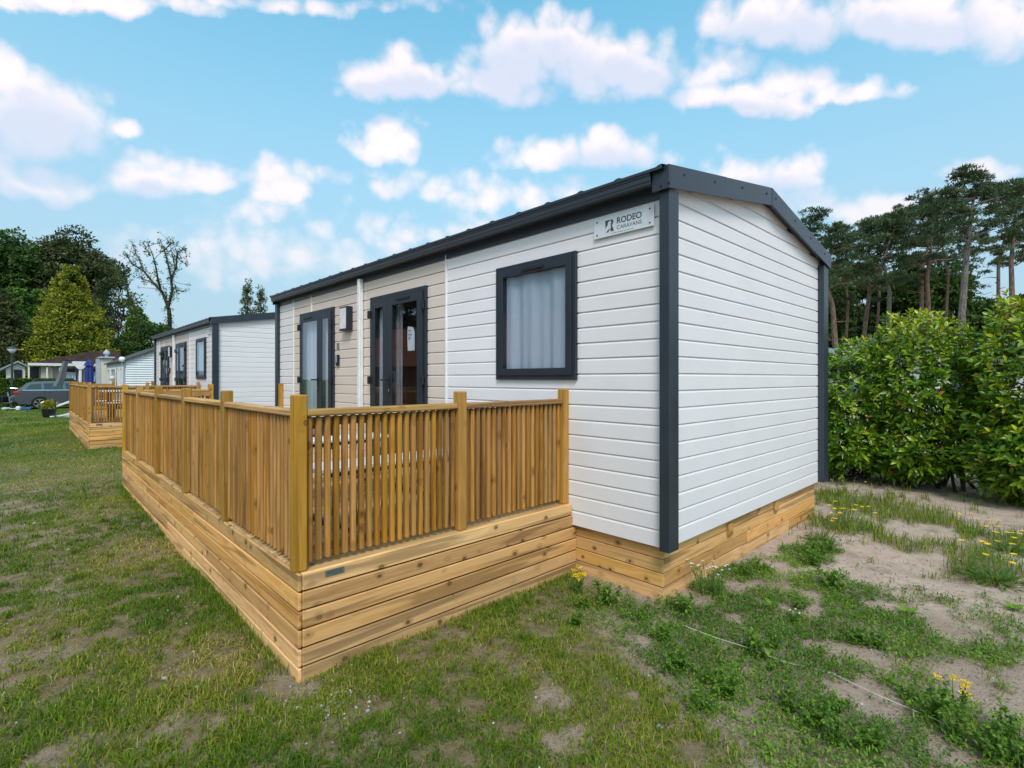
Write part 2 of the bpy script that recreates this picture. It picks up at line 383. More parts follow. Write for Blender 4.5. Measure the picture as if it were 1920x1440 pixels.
class MB:
    def __init__(s): s.V = []; s.F = []
    def add(s, V, F):
        o = len(s.V); s.V += [tuple(v) for v in V]; s.F += [tuple(i + o for i in f) for f in F]
    def box(s, x0, x1, y0, y1, z0, z1, b=.003):
        V, F = cbox_vf(x1 - x0, y1 - y0, z1 - z0, b); c = ((x0 + x1) / 2, (y0 + y1) / 2, (z0 + z1) / 2)
        s.add([(v[0] + c[0], v[1] + c[1], v[2] + c[2]) for v in V], F)
    def tube(s, pts, rad, n=8, cap=True):
        V, F = tube_vf(pts, rad, n, cap); s.add(V, F)
    def lathe(s, prof, n=16, c=(0, 0, 0)):
        V = []; F = []
        for (r, z) in prof:
            for i in range(n):
                a = 2 * math.pi * i / n; V.append((c[0] + r * math.cos(a), c[1] + r * math.sin(a), c[2] + z))
        for k in range(len(prof) - 1):
            for i in range(n):
                j = (i + 1) % n; F.append((k * n + i, k * n + j, (k + 1) * n + j, (k + 1) * n + i))
        F.append(tuple(range(n))[::-1]); F.append(tuple((len(prof) - 1) * n + i for i in range(n)))
        s.add(V, F)
    def prism(s, poly, a0, a1, axis):
        """polygon in the two other axes, extruded along axis (0 x, 1 y, 2 z)"""
        n = len(poly); V = []
        for a in (a0, a1):
            for (p, q) in poly:
                v = [0, 0, 0]; v[axis] = a; o = [i for i in range(3) if i != axis]; v[o[0]] = p; v[o[1]] = q; V.append(tuple(v))
        F = [tuple(range(n))[::-1], tuple(range(n, 2 * n))] + [(i, (i + 1) % n, n + (i + 1) % n, n + i) for i in range(n)]
        s.add(V, F)
    def build(s, name, m, parent=None, origin=(0, 0, 0), smooth=False):
        V = [(v[0] - origin[0], v[1] - origin[1], v[2] - origin[2]) for v in s.V]
        me = mesh(name, V, s.F, m, smooth); fixn(me)
        return part(name, me, parent, origin)
def fixn(me):
    import bmesh
    bm = bmesh.new(); bm.from_mesh(me); bmesh.ops.recalc_face_normals(bm, faces=bm.faces); bm.to_mesh(me); bm.free()
def tube_vf(pts, rad, n=8, cap=True):
    pts = [np.array(p, float) for p in pts]; k = len(pts)
    if not hasattr(rad, '__len__'): rad = [rad] * k
    V = []; F = []; ref = None
    for i in range(k):
        t = pts[min(i + 1, k - 1)] - pts[max(i - 1, 0)]; t = t / (np.linalg.norm(t) + 1e-9)
        if ref is None:
            ref = np.array([0, 0, 1.]) if abs(t[2]) < .9 else np.array([1., 0, 0])
        u = np.cross(t, ref); u /= np.linalg.norm(u) + 1e-9; w = np.cross(u, t); ref = w
        for j in range(n):
            a = 2 * math.pi * j / n; V.append(tuple(pts[i] + rad[i] * (math.cos(a) * u + math.sin(a) * w)))
    for i in range(k - 1):
        for j in range(n):
            q = (j + 1) % n; F.append((i * n + j, i * n + q, (i + 1) * n + q, (i + 1) * n + j))
    if cap: F.append(tuple(range(n))[::-1]); F.append(tuple((k - 1) * n + j for j in range(n)))
    return V, F
def tri_mesh(name, V, F, m, rnd=None, smooth=False):
    V = np.asarray(V, np.float32); F = np.asarray(F, np.int32); k = F.shape[1]
    me = bpy.data.meshes.new(name)
    me.vertices.add(len(V)); me.vertices.foreach_set('co', V.ravel())
    me.loops.add(F.size); me.loops.foreach_set('vertex_index', F.ravel())
    me.polygons.add(len(F)); me.polygons.foreach_set('loop_start', np.arange(0, F.size, k, dtype=np.int32))
    me.update(calc_edges=True)
    if rnd is not None:
        a = me.attributes.new('rnd', 'FLOAT', 'POINT'); a.data.foreach_set('value', np.asarray(rnd, np.float32))
    if smooth: me.polygons.foreach_set('use_smooth', np.ones(len(F), bool))
    me.materials.append(m); return me
def copy_tree(o, parent=None):
    c = o.copy(); col.objects.link(c); c.parent = parent
    for ch in o.children: copy_tree(ch, c)
    return c

# numpy value noise
def _h(ix, iy, s):
    n = (ix.astype(np.int64) * 374761393 + iy.astype(np.int64) * 668265263 + s * 1274126177) & 0x7fffffff
    n = ((n ^ (n >> 13)) * 1274126177) & 0x7fffffff
    return ((n ^ (n >> 16)) & 0xffff) / 65535.0
def vnoise(x, y, s=0):
    ix = np.floor(x); iy = np.floor(y); fx = x - ix; fy = y - iy
    fx = fx * fx * (3 - 2 * fx); fy = fy * fy * (3 - 2 * fy)
    a = _h(ix, iy, s); b = _h(ix + 1, iy, s); c = _h(ix, iy + 1, s); d = _h(ix + 1, iy + 1, s)
    return (a * (1 - fx) + b * fx) * (1 - fy) + (c * (1 - fx) + d * fx) * fy
def fbm(x, y, s=0, o=4, g=.5):
    t = np.zeros_like(x); amp = 1; tot = 0
    for i in range(o):
        t += amp * vnoise(x * 2 ** i, y * 2 ** i, s + i * 7); tot += amp; amp *= g
    return t / tot
def sstep(v, a, b):
    t = np.clip((v - a) / (b - a), 0, 1); return t * t * (3 - 2 * t)

exec_parts = []
# ------------------------------------------------------------------ ground
def gp(px, py):         # photograph pixel -> point on the ground
    g = ground_dir(px, py); t = -CAM[2] / g[2]; return CAM[:2] + g[:2] * t
WEED_PATCHES = [(1400, 1072, .26), (1335, 1105, .20), (1465, 1120, .20), (1525, 1035, .30), (1565, 1092, .30), (1480, 1170, .20), (1430, 1185, .22), (1640, 1165, .30), (1700, 1195, .26), (1600, 1185, .2),
    (1370, 1285, .26), (1420, 1235, .22), (1255, 1185, .20), (1305, 1205, .18), (1250, 1245, .20), (1450, 1310, .24), (1535, 1345, .24), (1610, 1400, .26), (1745, 1325, .24), (1810, 1370, .26), (1870, 1410, .26), (1690, 1290, .16),
    (1500, 1235, .20), (1670, 1110, .22), (1140, 1130, .22), (1080, 1150, .20), (1190, 1150, .14), (1160, 1200, .18), (1110, 1195, .16), (1320, 1320, .18), (1290, 1150, .18), (1360, 1180, .2), (1555, 1250, .14), (1480, 1385, .2), (1560, 1425, .24), (1700, 1425, .2), (1880, 1145, .14), (1850, 1225, .13), (1780, 1080, .05), (1385, 1130, .2), (1215, 1100, .1), (1050, 1100, .12)]
TUFTS = [(1640, 950, .75), (1700, 960, .55), (1590, 985, .45), (1760, 975, .35), (1780, 1025, .28), (1690, 1015, .3), (1870, 1070, .42), (1830, 1040, .2), (1900, 1015, .38), (1820, 990, .2), (1560, 930, .4)]
def patch_sum(x, y, L, noise_amp=.5, seed=5):
    m = np.zeros_like(x)
    for px, py, r in L:
        c = gp(px, py); r = r * (1.22 if r < .31 else 1.0); d2 = ((x - c[0]) ** 2 + (y - c[1]) ** 2) / r ** 2
        m = np.maximum(m, 1 - d2)
    return m
def lawn_edge(y):
    return np.interp(y, [-4, -2, -1.0, -.47, .44, .8, 7.3, 7.7], [-3.2, -2.05, -1.30, -.86, -.45, -.25, -.25, 60])
def cover(x, y):
    """share of lawn grass, share of weeds, tall grass"""
    n1 = fbm(x * 1.5, y * 1.5, 3, 4); n2 = fbm((x + y * .5) * 5.2 + 9, (y - x * .3) * 7.5, 8, 4, .6); n4 = fbm(x * 2.6 + 31, y * 3.4, 12, 4, .6); n3 = fbm(x * .35 + 3.3, y * .35 + 1.7, 27, 3)
    edge = lawn_edge(y) + .12 + (n1 - .5) * .8
    lawn = sstep(edge - x, -.12, .25)
    d = np.hypot(x - CAM[0], y - CAM[1])
    bare = sstep(n4 * .5 + n2 * .5 + (n3 - .5) * .35, .515, .64) * np.interp(d, [2, 9, 16, 30], [.93, .85, .5, .25])
    lside = np.exp(-((x + 2.75) / .45) ** 2) * (y > .9) * .7          # lusher strip along the deck
    bare = bare * (1 - lside)
    worn = sstep(-x, 3.9, 4.5) * sstep(fbm(x * 1.2, y * .7, 33, 3), .42, .56) * (y < 9)
    bare = np.maximum(bare, worn * .95)
    for (bx, by, br) in [gp(1020, 1305).tolist() + [.13], gp(1060, 1380).tolist() + [.11], gp(330, 1350).tolist() + [.10], gp(570, 1290).tolist() + [.10]]:
        bare = np.maximum(bare, sstep(.75 - ((x - bx) ** 2 + (y - by) ** 2) / br ** 2 + (n2 - .5) * 4.5, 0, .6) * .9)
    L = lawn * (1 - bare)
    right = 1 - sstep(edge - x, -.25, .2)
    wp = sstep(patch_sum(x, y, WEED_PATCHES) * 1.1 + (n2 - .5) * 2.0 + (n4 - .5) * 1.4, .0, .75) * right * (x < 2.6) * (1 - .85 * sstep(x + (n1 - .5) * .6, .95, 1.35) * (y < -.62))
    tg = np.maximum(sstep(patch_sum(x, y, TUFTS) + (n2 - .5) * 2.2, .1, .7), .28 * wp) * right
    return L, wp, tg
def gheight(x, y):
    h = (fbm(x * .8, y * .8, 41, 3) - .5) * .05 + (fbm(x * 4, y * 4, 51, 4, .6) - .5) * .030
    h += .055 * np.exp(-(((x + 2.6) / .8) ** 2 + ((y - 7.2) / 2.2) ** 2))
    near = np.hypot(x - CAM[0], y - CAM[1])
    return h * np.interp(near, [0, 18, 60], [1, 1, 0]) - .012
def axis_grid(lo, hi, step, far):
    a = np.arange(lo, hi, step); left = []; right = []; s = step; p = lo
    while p > -far: s *= 1.35; p -= s; left.append(p)
    s = step; p = a[-1]
    while p < far: s *= 1.35; p += s; right.append(p)
    return np.concatenate([left[::-1], a, right])
gx = axis_grid(-7, 6, .06, 700); gy = axis_grid(-3, 9, .06, 700)
X, Y = np.meshgrid(gx, gy, indexing='ij'); Z = gheight(X, Y)
nx, ny = X.shape
ii = (np.arange(nx - 1)[:, None] * ny + np.arange(ny - 1)[None, :]).ravel()
gF = np.stack([ii, ii + ny, ii + ny + 1, ii + 1], 1)
gL, gW, gT = cover(X, Y)
def ground_material():
    m = mat('soil_and_lawn'); g = G(m); co = g.coord()
    a = g.attr('rnd'); far = g.attr('far'); lz = g.attr('lawn')
    fine = g.noise(co, 90, 4, .7); mid = g.noise(co, 9, 5, .6); big = g.noise(co, 1.3, 4, .6)
    sand = g.mix(g.mr(mid, .3, .7), (.62, .48, .385), (.52, .395, .31))
    sand = g.mix(g.mr(big, .5, .75), sand, (.38, .285, .22))
    sand = g.mix(g.mr(fine, .55, .75), sand, (.23, .17, .12))
    speck = g.mr(g.noise(co, 150, 3, .6), .62, .70); sand = g.mix(g.math('MULTIPLY', speck, .75), sand, (.10, .07, .05))
    clod = g.mr(g.noise(co, 28, 4, .7), .58, .72); sand = g.mix(g.math('MULTIPLY', clod, .65), sand, (.25, .185, .14)); damp = g.mr(g.noise(co, 2.6, 5, .65), .54, .70); sand = g.mix(g.math('MULTIPLY', damp, .55), sand, (.25, .185, .135))
    sand = g.mix(g.math('MULTIPLY', lz, .7), sand, g.mix(g.mr(fine, .35, .65), (.38, .29, .215), (.22, .16, .11)))
    thatch = g.mix(g.mr(mid, .3, .7), (.15, .118, .048), (.27, .205, .115))
    lawn = g.mix(g.mr(big, .3, .7), (.065, .115, .016), (.12, .155, .03))
    k = g.mix(g.math('MULTIPLY', a, .85), sand, thatch); k = g.mix(g.math('MULTIPLY', far, a), k, lawn)
    h = g.math('MULTIPLY_ADD', fine, .5, g.math('MULTIPLY_ADD', clod, .4, g.math('MULTIPLY', mid, .8)))
    g.out(g.pbr(k, .95, .1, 0, g.bump(h, 1.0, .035))); return m
gme = tri_mesh('ground', np.stack([X.ravel(), Y.ravel(), Z.ravel()], 1), gF, ground_material(), np.maximum(gL, np.maximum(gW * .4, gT * .6)).ravel(), True)
fa = gme.attributes.new('far', 'FLOAT', 'POINT')
fa.data.foreach_set('value', sstep(np.hypot(X - CAM[0], Y - CAM[1]).ravel(), 5, 22).astype(np.float32))
la = gme.attributes.new('lawn', 'FLOAT', 'POINT'); la.data.foreach_set('value', np.maximum(sstep(lawn_edge(Y) - X, -.3, .3), .75 * sstep(1.35 - X + (fbm(X * 1.4, Y * 1.4, 77, 3) - .5) * 1.6, -.2, .5)).ravel().astype(np.float32))
ground = part('ground', gme); ground['kind'] = 'structure'

FOOT = [(-2.29, .01, .81, 7.43), (-.03, 3.5, .01, 7.55), (-2.28, .1, 13.3, 20.3), (.02, 3.6, 12.05, 19.6), (-.05, 4, 26.8, 34)]
def outside(x, y):
    k = np.ones(len(x), bool)
    for (a, b, c, d) in FOOT: k &= ~((x > a) & (x < b) & (y > c) & (y < d))
    return k
def scatter(d0, d1, dens, lo=-420, hi=2340):
    """points on the ground between two camera distances within a generous fan"""
    s0 = math.atan((lo - 960) / 962); s1 = math.atan((hi - 960) / 962)
    n = int(dens * (s1 - s0) / 2 * (d1 ** 2 - d0 ** 2))
    r = np.sqrt(RNG.uniform(d0 ** 2, d1 ** 2, n)); a = RNG.uniform(s0, s1, n)
    x = CAM[0] + r * (np.sin(a) * AX_R[0] + np.cos(a) * AX_F[0]); y = CAM[1] + r * (np.sin(a) * AX_R[1] + np.cos(a) * AX_F[1])
    k = outside(x, y); return x[k], y[k], r[k]
def blades(x, y, h, w, lean, rnd, z=None):
    n = len(x); th = RNG.uniform(0, 2 * np.pi, n); ph = th + np.pi / 2 + RNG.normal(0, .5, n)
    z = gheight(x, y) - .004 if z is None else z
    ux, uy = np.cos(th) * w / 2, np.sin(th) * w / 2; lx, ly = np.cos(ph) * lean * h, np.sin(ph) * lean * h
    V = np.empty((n, 5, 3), np.float32)
    V[:, 0] = np.stack([x - ux, y - uy, z], 1); V[:, 1] = np.stack([x + ux, y + uy, z], 1)
    mx, my, mz = x + lx * .35, y + ly * .35, z + h * .6
    V[:, 2] = np.stack([mx - ux * .8, my - uy * .8, mz], 1); V[:, 3] = np.stack([mx + ux * .8, my + uy * .8, mz], 1)
    V[:, 4] = np.stack([x + lx, y + ly, z + h * np.clip(1 - .45 * lean ** 2, .25, 1)], 1)
    o = (np.arange(n) * 5)[:, None]
    F = np.concatenate([o + np.array([[0, 1, 3]]), o + np.array([[0, 3, 2]]), o + np.array([[2, 3, 4]])], 1).reshape(-1, 3)
    return V.reshape(-1, 3), F, np.repeat(rnd, 5)
def merge(L):
    V = []; F = []; Rn = []; o = 0
    for v, f, r in L: V.append(v); F.append(f + o); Rn.append(r); o += len(v)
    return np.concatenate(V), np.concatenate(F), np.concatenate(Rn)
GL = []
for d0, d1, dens, wmul in [(1.2, 3.2, 13000, 1.25), (3.2, 5.5, 8000, 1.45), (5.5, 9, 4200, 1.9), (9, 15, 1300, 2.6), (15, 26, 350, 4.4), (26, 46, 80, 8)]:
    x, y, r = scatter(d0, d1, dens); l, wv, tg = cover(x, y)
    cl = fbm(x * 8, y * 8, 61, 4, .6)
    if d0 > 9: k = RNG.random(len(x)) < l
    else: k = RNG.random(len(x)) < l * np.clip((cl - .32) * 5.0, .08, 1.0)
    x, y, cl, l = x[k], y[k], cl[k], l[k]; n = len(x)
    h = (.018 + .030 * RNG.random(n) ** 1.6) * (.65 + .75 * cl) * np.where(d0 > 9, 1.15, 1)
    big = (fbm(x * 1.1, y * 1.1, 71, 2) > .60); h = np.where(big, h * 1.3, h)
    yel = fbm(x * .8 + 4, y * .8, 81, 3)
    rnd = np.clip(RNG.normal(.44, .22, n) + (yel - .5) * 1.2 - np.where(big, .1, 0), 0, 1)
    GL.append(blades(x, y, h, (.0030 + .0016 * RNG.random(n)) * wmul, np.abs(RNG.normal(.85, .45, n)), rnd))
x, y, r = scatter(1.2, 7, 2600); l, wv, tg = cover(x, y); lz = sstep(lawn_edge(y) - x, -.2, .3); k = RNG.random(len(x)) < np.clip(lz * (1 - l), 0, 1) * .8; x, y = x[k], y[k]; n = len(x)
GL.append(blades(x, y, RNG.uniform(.008, .03, n), RNG.uniform(.002, .0035, n), np.abs(RNG.normal(1.1, .5, n)), np.clip(RNG.normal(.86, .18, n), 0, 1)))
x, y, r = scatter(1.5, 8, 11); l, wv, tg = cover(x, y); k = l > .45; x, y = x[k], y[k]; m_ = RNG.integers(25, 60, len(x)); sz = RNG.uniform(.035, .085, len(x)); q = RNG.normal(0, .12, len(x))
xx = np.repeat(x, m_); yy = np.repeat(y, m_); zz = np.repeat(sz, m_); n = len(xx)
GL.append(blades(xx + RNG.normal(0, .022, n), yy + RNG.normal(0, .022, n), zz * RNG.uniform(.5, 1.1, n), RNG.uniform(.0028, .0045, n), np.abs(RNG.normal(.65, .35, n)), np.clip(RNG.normal(.28, .17, n) + np.repeat(q, m_), 0, 1)))
V, F, rn = merge(GL)
grass = part('lawn_grass', tri_mesh('lawn_grass', V, F, grass_leaf, rn)); grass['kind'] = 'stuff'
tag(grass, 'patchy short green lawn grass with bare sandy spots around the decks', 'grass')
# tall thin grass by the laurel hedge and in the sand on the right
x, y, r = scatter(3, 11, 2600, 1250, 2340); l, wv, tg = cover(x, y); k = RNG.random(len(x)) < tg * .75; x, y = x[k], y[k]; n = len(x)
GT = [blades(x, y, (.04 + .12 * RNG.random(n)) * np.where(x < 2.4, .45, 1), .0042 + .002 * RNG.random(n), np.abs(RNG.normal(.5, .35, n)), np.clip(RNG.normal(.45, .28, n), 0, 1))]
# grass fringe along the foot of the planks
tt = RNG.uniform(-2.3, -.1, 700); k = fbm(tt * 5, tt * 0 + 3, 91, 2) > .42; tt = tt[k]
GT.append(blades(tt, .79 - np.abs(RNG.normal(0, .05, len(tt))), .03 + .05 * RNG.random(len(tt)), np.full(len(tt), .0035), np.abs(RNG.normal(.4, .3, len(tt))), np.clip(RNG.normal(.35, .2, len(tt)), 0, 1)))
tt = RNG.uniform(.9, 7.4, 2600); k = fbm(tt * 3, tt * 0 + 7, 93, 2) > .45; tt = tt[k]
GT.append(blades(-2.31 - np.abs(RNG.normal(0, .07, len(tt))), tt, .035 + .06 * RNG.random(len(tt)), np.full(len(tt), .004), np.abs(RNG.normal(.5, .3, len(tt))), np.clip(RNG.normal(.3, .18, len(tt)), 0, 1)))
V, F, rn = merge(GT)
tall = part('tall_grass', tri_mesh('tall_grass', V, F, grass_leaf, rn)); tall['kind'] = 'stuff'
tag(tall, 'tall thin grass tufts in the sand before the laurel hedge and along the planks', 'grass')

# small leaves: base point, direction, normal-ish side, length, width -> folded leaf of 4 or 8 triangles
def leaves(P, D, U, Ln, W, rnd, fold=.25, fine=False, droop=0.):
    P = np.asarray(P, float); D = D / (np.linalg.norm(D, axis=1, keepdims=True) + 1e-9)
    S = np.cross(D, U); S /= np.linalg.norm(S, axis=1, keepdims=True) + 1e-9; Nn = np.cross(S, D)
    Ln = Ln[:, None]; W = W[:, None]; n = len(P)
    if fine:
        st = [(0, 0, 0), (.30, .42, fold), (.68, .38, fold * .9), (1, 0, -.0)]
        V = np.empty((n, 8, 3), np.float32)
        V[:, 0] = P
        for i, (t, s, f) in enumerate(((.32, .46, fold), (.70, .36, fold))):
            dz = -droop * t * t * Ln * np.array([[0, 0, 1.]])
            c = P + D * Ln * t + dz
            V[:, 1 + i * 3] = c - S * W * s + Nn * W * f; V[:, 2 + i * 3] = c; V[:, 3 + i * 3] = c + S * W * s + Nn * W * f
        V[:, 7] = P + D * Ln - droop * Ln * np.array([[0, 0, 1.]])
        T = np.array([[0, 2, 1], [0, 3, 2], [1, 2, 5], [1, 5, 4], [2, 3, 6], [2, 6, 5], [4, 5, 7], [5, 6, 7]])
    else:
        V = np.empty((n, 4, 3), np.float32); c = P + D * Ln * .45
        V[:, 0] = P; V[:, 1] = c - S * W * .5 + Nn * W * fold; V[:, 2] = P + D * Ln - droop * Ln * np.array([[0, 0, 1.]]); V[:, 3] = c + S * W * .5 + Nn * W * fold
        T = np.array([[0, 2, 1], [0, 3, 2]])
    m = V.shape[1]; o = (np.arange(n) * m)[:, None, None]
    return V.reshape(-1, 3), (o + T[None]).reshape(-1, 3), np.repeat(rnd, m)
def rdir(n, up=0.):
    d = RNG.normal(0, 1, (n, 3)); d[:, 2] += up; return d / np.linalg.norm(d, axis=1, keepdims=True)

# creeping ground weeds (uncountable mat of small leaves)
x, y, r = scatter(1.6, 9, 3800, 900, 2340); l, wv, tg = cover(x, y); k = RNG.random(len(x)) < wv * .8; x, y = x[k], y[k]; n = len(x)
WL = []
for j in range(4):
    P = np.stack([x + RNG.normal(0, .012, n), y + RNG.normal(0, .012, n), gheight(x, y) + RNG.uniform(.0, .035, n) * (.5 + fbm(x * 4, y * 4, 15, 2))], 1)
    D = rdir(n, .55); D[:, 2] = np.abs(D[:, 2]) * .8
    WL.append(leaves(P, D, np.tile([0, 0, 1.], (n, 1)) + RNG.normal(0, .2, (n, 3)), RNG.uniform(.012, .028, n), RNG.uniform(.006, .012, n), np.clip(RNG.normal(.5, .22, n) + (fbm(x * 2, y * 2, 99, 2) - .5) * .8, 0, 1)))
V, F, rn = merge(WL)
wd = part('ground_weeds', tri_mesh('ground_weeds', V, F, weed_leaf, rn)); wd['kind'] = 'stuff'
tag(wd, 'low creeping green weeds spreading over the sandy soil beside the cabin', 'weeds')
# pebbles
def pebbles():
    n = 900; x, y, r = scatter(1.8, 8, 30, 0, 2100); c = gp(615, 1315)
    x = np.concatenate([x, c[0] + RNG.normal(0, .10, 130)]); y = np.concatenate([y, c[1] + RNG.normal(0, .10, 130)]); k = outside(x, y); x, y = x[k], y[k]
    n = len(x); ico = np.array([[0, 0, 1], [.9, 0, .2], [.28, .85, .2], [-.72, .53, .2], [-.72, -.53, .2], [.28, -.85, .2], [0, 0, -.6]])
    T = np.array([[0, 1, 2], [0, 2, 3], [0, 3, 4], [0, 4, 5], [0, 5, 1], [6, 2, 1], [6, 3, 2], [6, 4, 3], [6, 5, 4], [6, 1, 5]])
    s = RNG.uniform(.004, .013, n) * (1 + (RNG.random(n) > .95)); V = ico[None] * s[:, None, None] * RNG.uniform(.6, 1.2, (n, 7, 3)) * np.array([1, 1, .7])
    V = V + np.stack([x, y, gheight(x, y) + .002], 1)[:, None]
    return V.reshape(-1, 3), (np.arange(n)[:, None, None] * 7 + T[None]).reshape(-1, 3), np.repeat(RNG.random(n), 7)
peb_m = leafmat('pebble_stone', [(0, (.22, .21, .20)), (.7, (.38, .35, .32)), (1, (.62, .60, .57))], 0, .8)
V, F, rn = pebbles(); pb = part('pebbles', tri_mesh('pebbles', V, F, peb_m, rn)); pb['kind'] = 'stuff'; tag(pb, 'small grey pebbles scattered in the sandy soil near the deck corner', 'pebbles')
# ------------------------------------------------------------------ the mobile homes
PITCH, Z0 = .1253, .39
def onx(px, py, xv):
    g = ground_dir(px, py); return CAM + g * ((xv - CAM[0]) / g[0])
def ony(px, py, yv):
    g = ground_dir(px, py); return CAM + g * ((yv - CAM[1]) / g[1])
PROF = [(0, 0), (.020, 0), (.020, .102), (.017, .110), (.010, .1155), (.005, .1185), (.005, PITCH), (0, PITCH)]
SB = {}
def board(parent, side, s0, s1, z, m):
    """one siding board on the long wall (side x) or on the gable (side y)"""
    Ln = round(s1 - s0, 3); key = (side, Ln, m.name)
    if key not in SB:
        V = []; n = len(PROF)
        for e in (-Ln / 2, Ln / 2):
            for d, zz in PROF: V.append((-d, e, zz) if side == 'x' else (e, -d, zz))
        F = [tuple(range(n)), tuple(range(n, 2 * n))] + [(i, (i + 1) % n, n + (i + 1) % n, n + i) for i in range(n)]
        me = mesh('siding_board', V, F, m); fixn(me); SB[key] = me
    c = (s0 + s1) / 2
    loc = (-.03, c, z) if side == 'x' else (c, -.03, z)
    return part('siding_board', SB[key], parent, loc)
WIN = (.748, 1.726, 1.59, 2.65); DOOR2 = (2.904, 4.178, .58, 2.65); DOOR1 = (5.279, 6.529, .58, 2.65)
OPEN = [WIN, DOOR2, DOOR1]
def frame_x(name, parent, y0, y1, z0, z1, x0, x1, wy, wz, m, wb=None):
    wb = wz if wb is None else wb
    b = MB(); b.box(x0, x1, y0, y0 + wy, z0, z1); b.box(x0, x1, y1 - wy, y1, z0, z1)
    b.box(x0 + .001, x1 - .001, y0 + wy, y1 - wy, z0, z0 + wb); b.box(x0 + .001, x1 - .001, y0 + wy, y1 - wy, z1 - wz, z1)
    return b.build(name, m, parent, ((x0 + x1) / 2, (y0 + y1) / 2, (z0 + z1) / 2))
def pane(parent, y0, y1, z0, z1, x):
    b = MB(); b.box(x - .004, x + .004, y0, y1, z0, z1, .001)
    return b.build('pane', pane_glass, parent, (x, (y0 + y1) / 2, (z0 + z1) / 2))
def curtain(parent, y0, y1, z0, z1, x, m, amp=.022, folds=9., seed=0):
    n = max(12, int((y1 - y0) * 90)); V = []; F = []; rs = random.Random(seed); ph = rs.random() * 6
    for k, zz in enumerate((z0, (z0 + z1) / 2, z1)):
        for i in range(n + 1):
            t = i / n; y = y0 + (y1 - y0) * t
            dx = amp * (1 - .25 * k) * (math.sin(t * folds * (y1 - y0) * 6.28 + ph + .6 * math.sin(t * 7)) + .5 * math.sin(t * folds * 2.3 * (y1 - y0) * 6.28 + 1 + ph))
            V.append((x + dx, y, zz))
    for k in range(2):
        for i in range(n): F.append((k * (n + 1) + i, k * (n + 1) + i + 1, (k + 1) * (n + 1) + i + 1, (k + 1) * (n + 1) + i))
    o = (x, (y0 + y1) / 2, (z0 + z1) / 2)
    return part('curtain', mesh('curtain', [tuple(np.array(v) - o) for v in V], F, m, True), parent, o)
def make_window(home):
    y0, y1, z0, z1 = WIN
    w = frame_x('window', home, y0, y1, z0, z1, -.078, .03, .055, .055, anthracite_pvc)
    frame_x('sash', w, y0 + .04, y1 - .04, z0 + .04, z1 - .04, -.090, .0, .062, .062, anthracite_pvc)
    pane(w, y0 + .095, y1 - .095, z0 + .095, z1 - .095, -.078)
    cbox('vent', -.103, -.0905, 1.10, 1.36, z1 - .085, z1 - .062, black_plastic, w, .003)
    curtain(w, y0 + .101, y1 - .101, z0 + .101, z1 - .101, -.025, curtain_white, .016, 3.4, 3)
    return w
def make_door(home, dims, leaves_, vent, hinges, handle_y, curt):
    y0, y1, z0, z1 = dims
    d = frame_x('door', home, y0, y1, z0, z1, -.080, .03, .045, .045, anthracite_pvc)
    for (a, b, p0, p1) in leaves_:
        lf = MB(); xa, xb = -.094, -.045; zb, zt = z0 + .04, z1 - .048
        lf.box(xa, xb, a, p0, zb, zt); lf.box(xa, xb, p1, b, zb, zt); lf.box(xa + .001, xb, p0, p1, zb, zb + .11); lf.box(xa + .001, xb, p0, p1, zt - .105, zt)
        bead = MB()
        l = lf.build('leaf', anthracite_pvc, d, (-.06, (a + b) / 2, (zb + zt) / 2))
        pane(d, p0, p1, zb + .11, zt - .105, -.084)
    cbox('vent', -.108, -.0945, vent[0], vent[1], z1 - .105, z1 - .083, black_plastic, d, .003)
    for hy in hinges:
        for hz in (z0 + .18, 1.58, 2.43): cbox('hinge', -.118, -.0945, hy - .028, hy + .028, hz - .05, hz + .05, black_plastic, d, .006)
    b = MB(); b.box(-.102, -.0945, handle_y - .016, handle_y + .016, 1.40, 1.63); b.tube([(-.102, handle_y, 1.585), (-.145, handle_y, 1.585)], .010, 8)
    b.tube([(-.145, handle_y + .01, 1.585), (-.145, handle_y + .12, 1.585)] if handle_y > 5 else [(-.145, handle_y - .01, 1.585), (-.145, handle_y + .11, 1.585)], .011, 8)
    b.build('handle', black_plastic, d, (-.11, handle_y, 1.5))
    b = MB(); b.box(-.106, -.1025, handle_y - .007, handle_y + .007, 1.44, 1.475); b.build('lock', metal_grey, d, (-.104, handle_y, 1.46))
    for (a, b_, m, s) in curt: curtain(d, a, b_, z0 + .02, z1 - .08, .005, m, .016, 5, s)
    return d
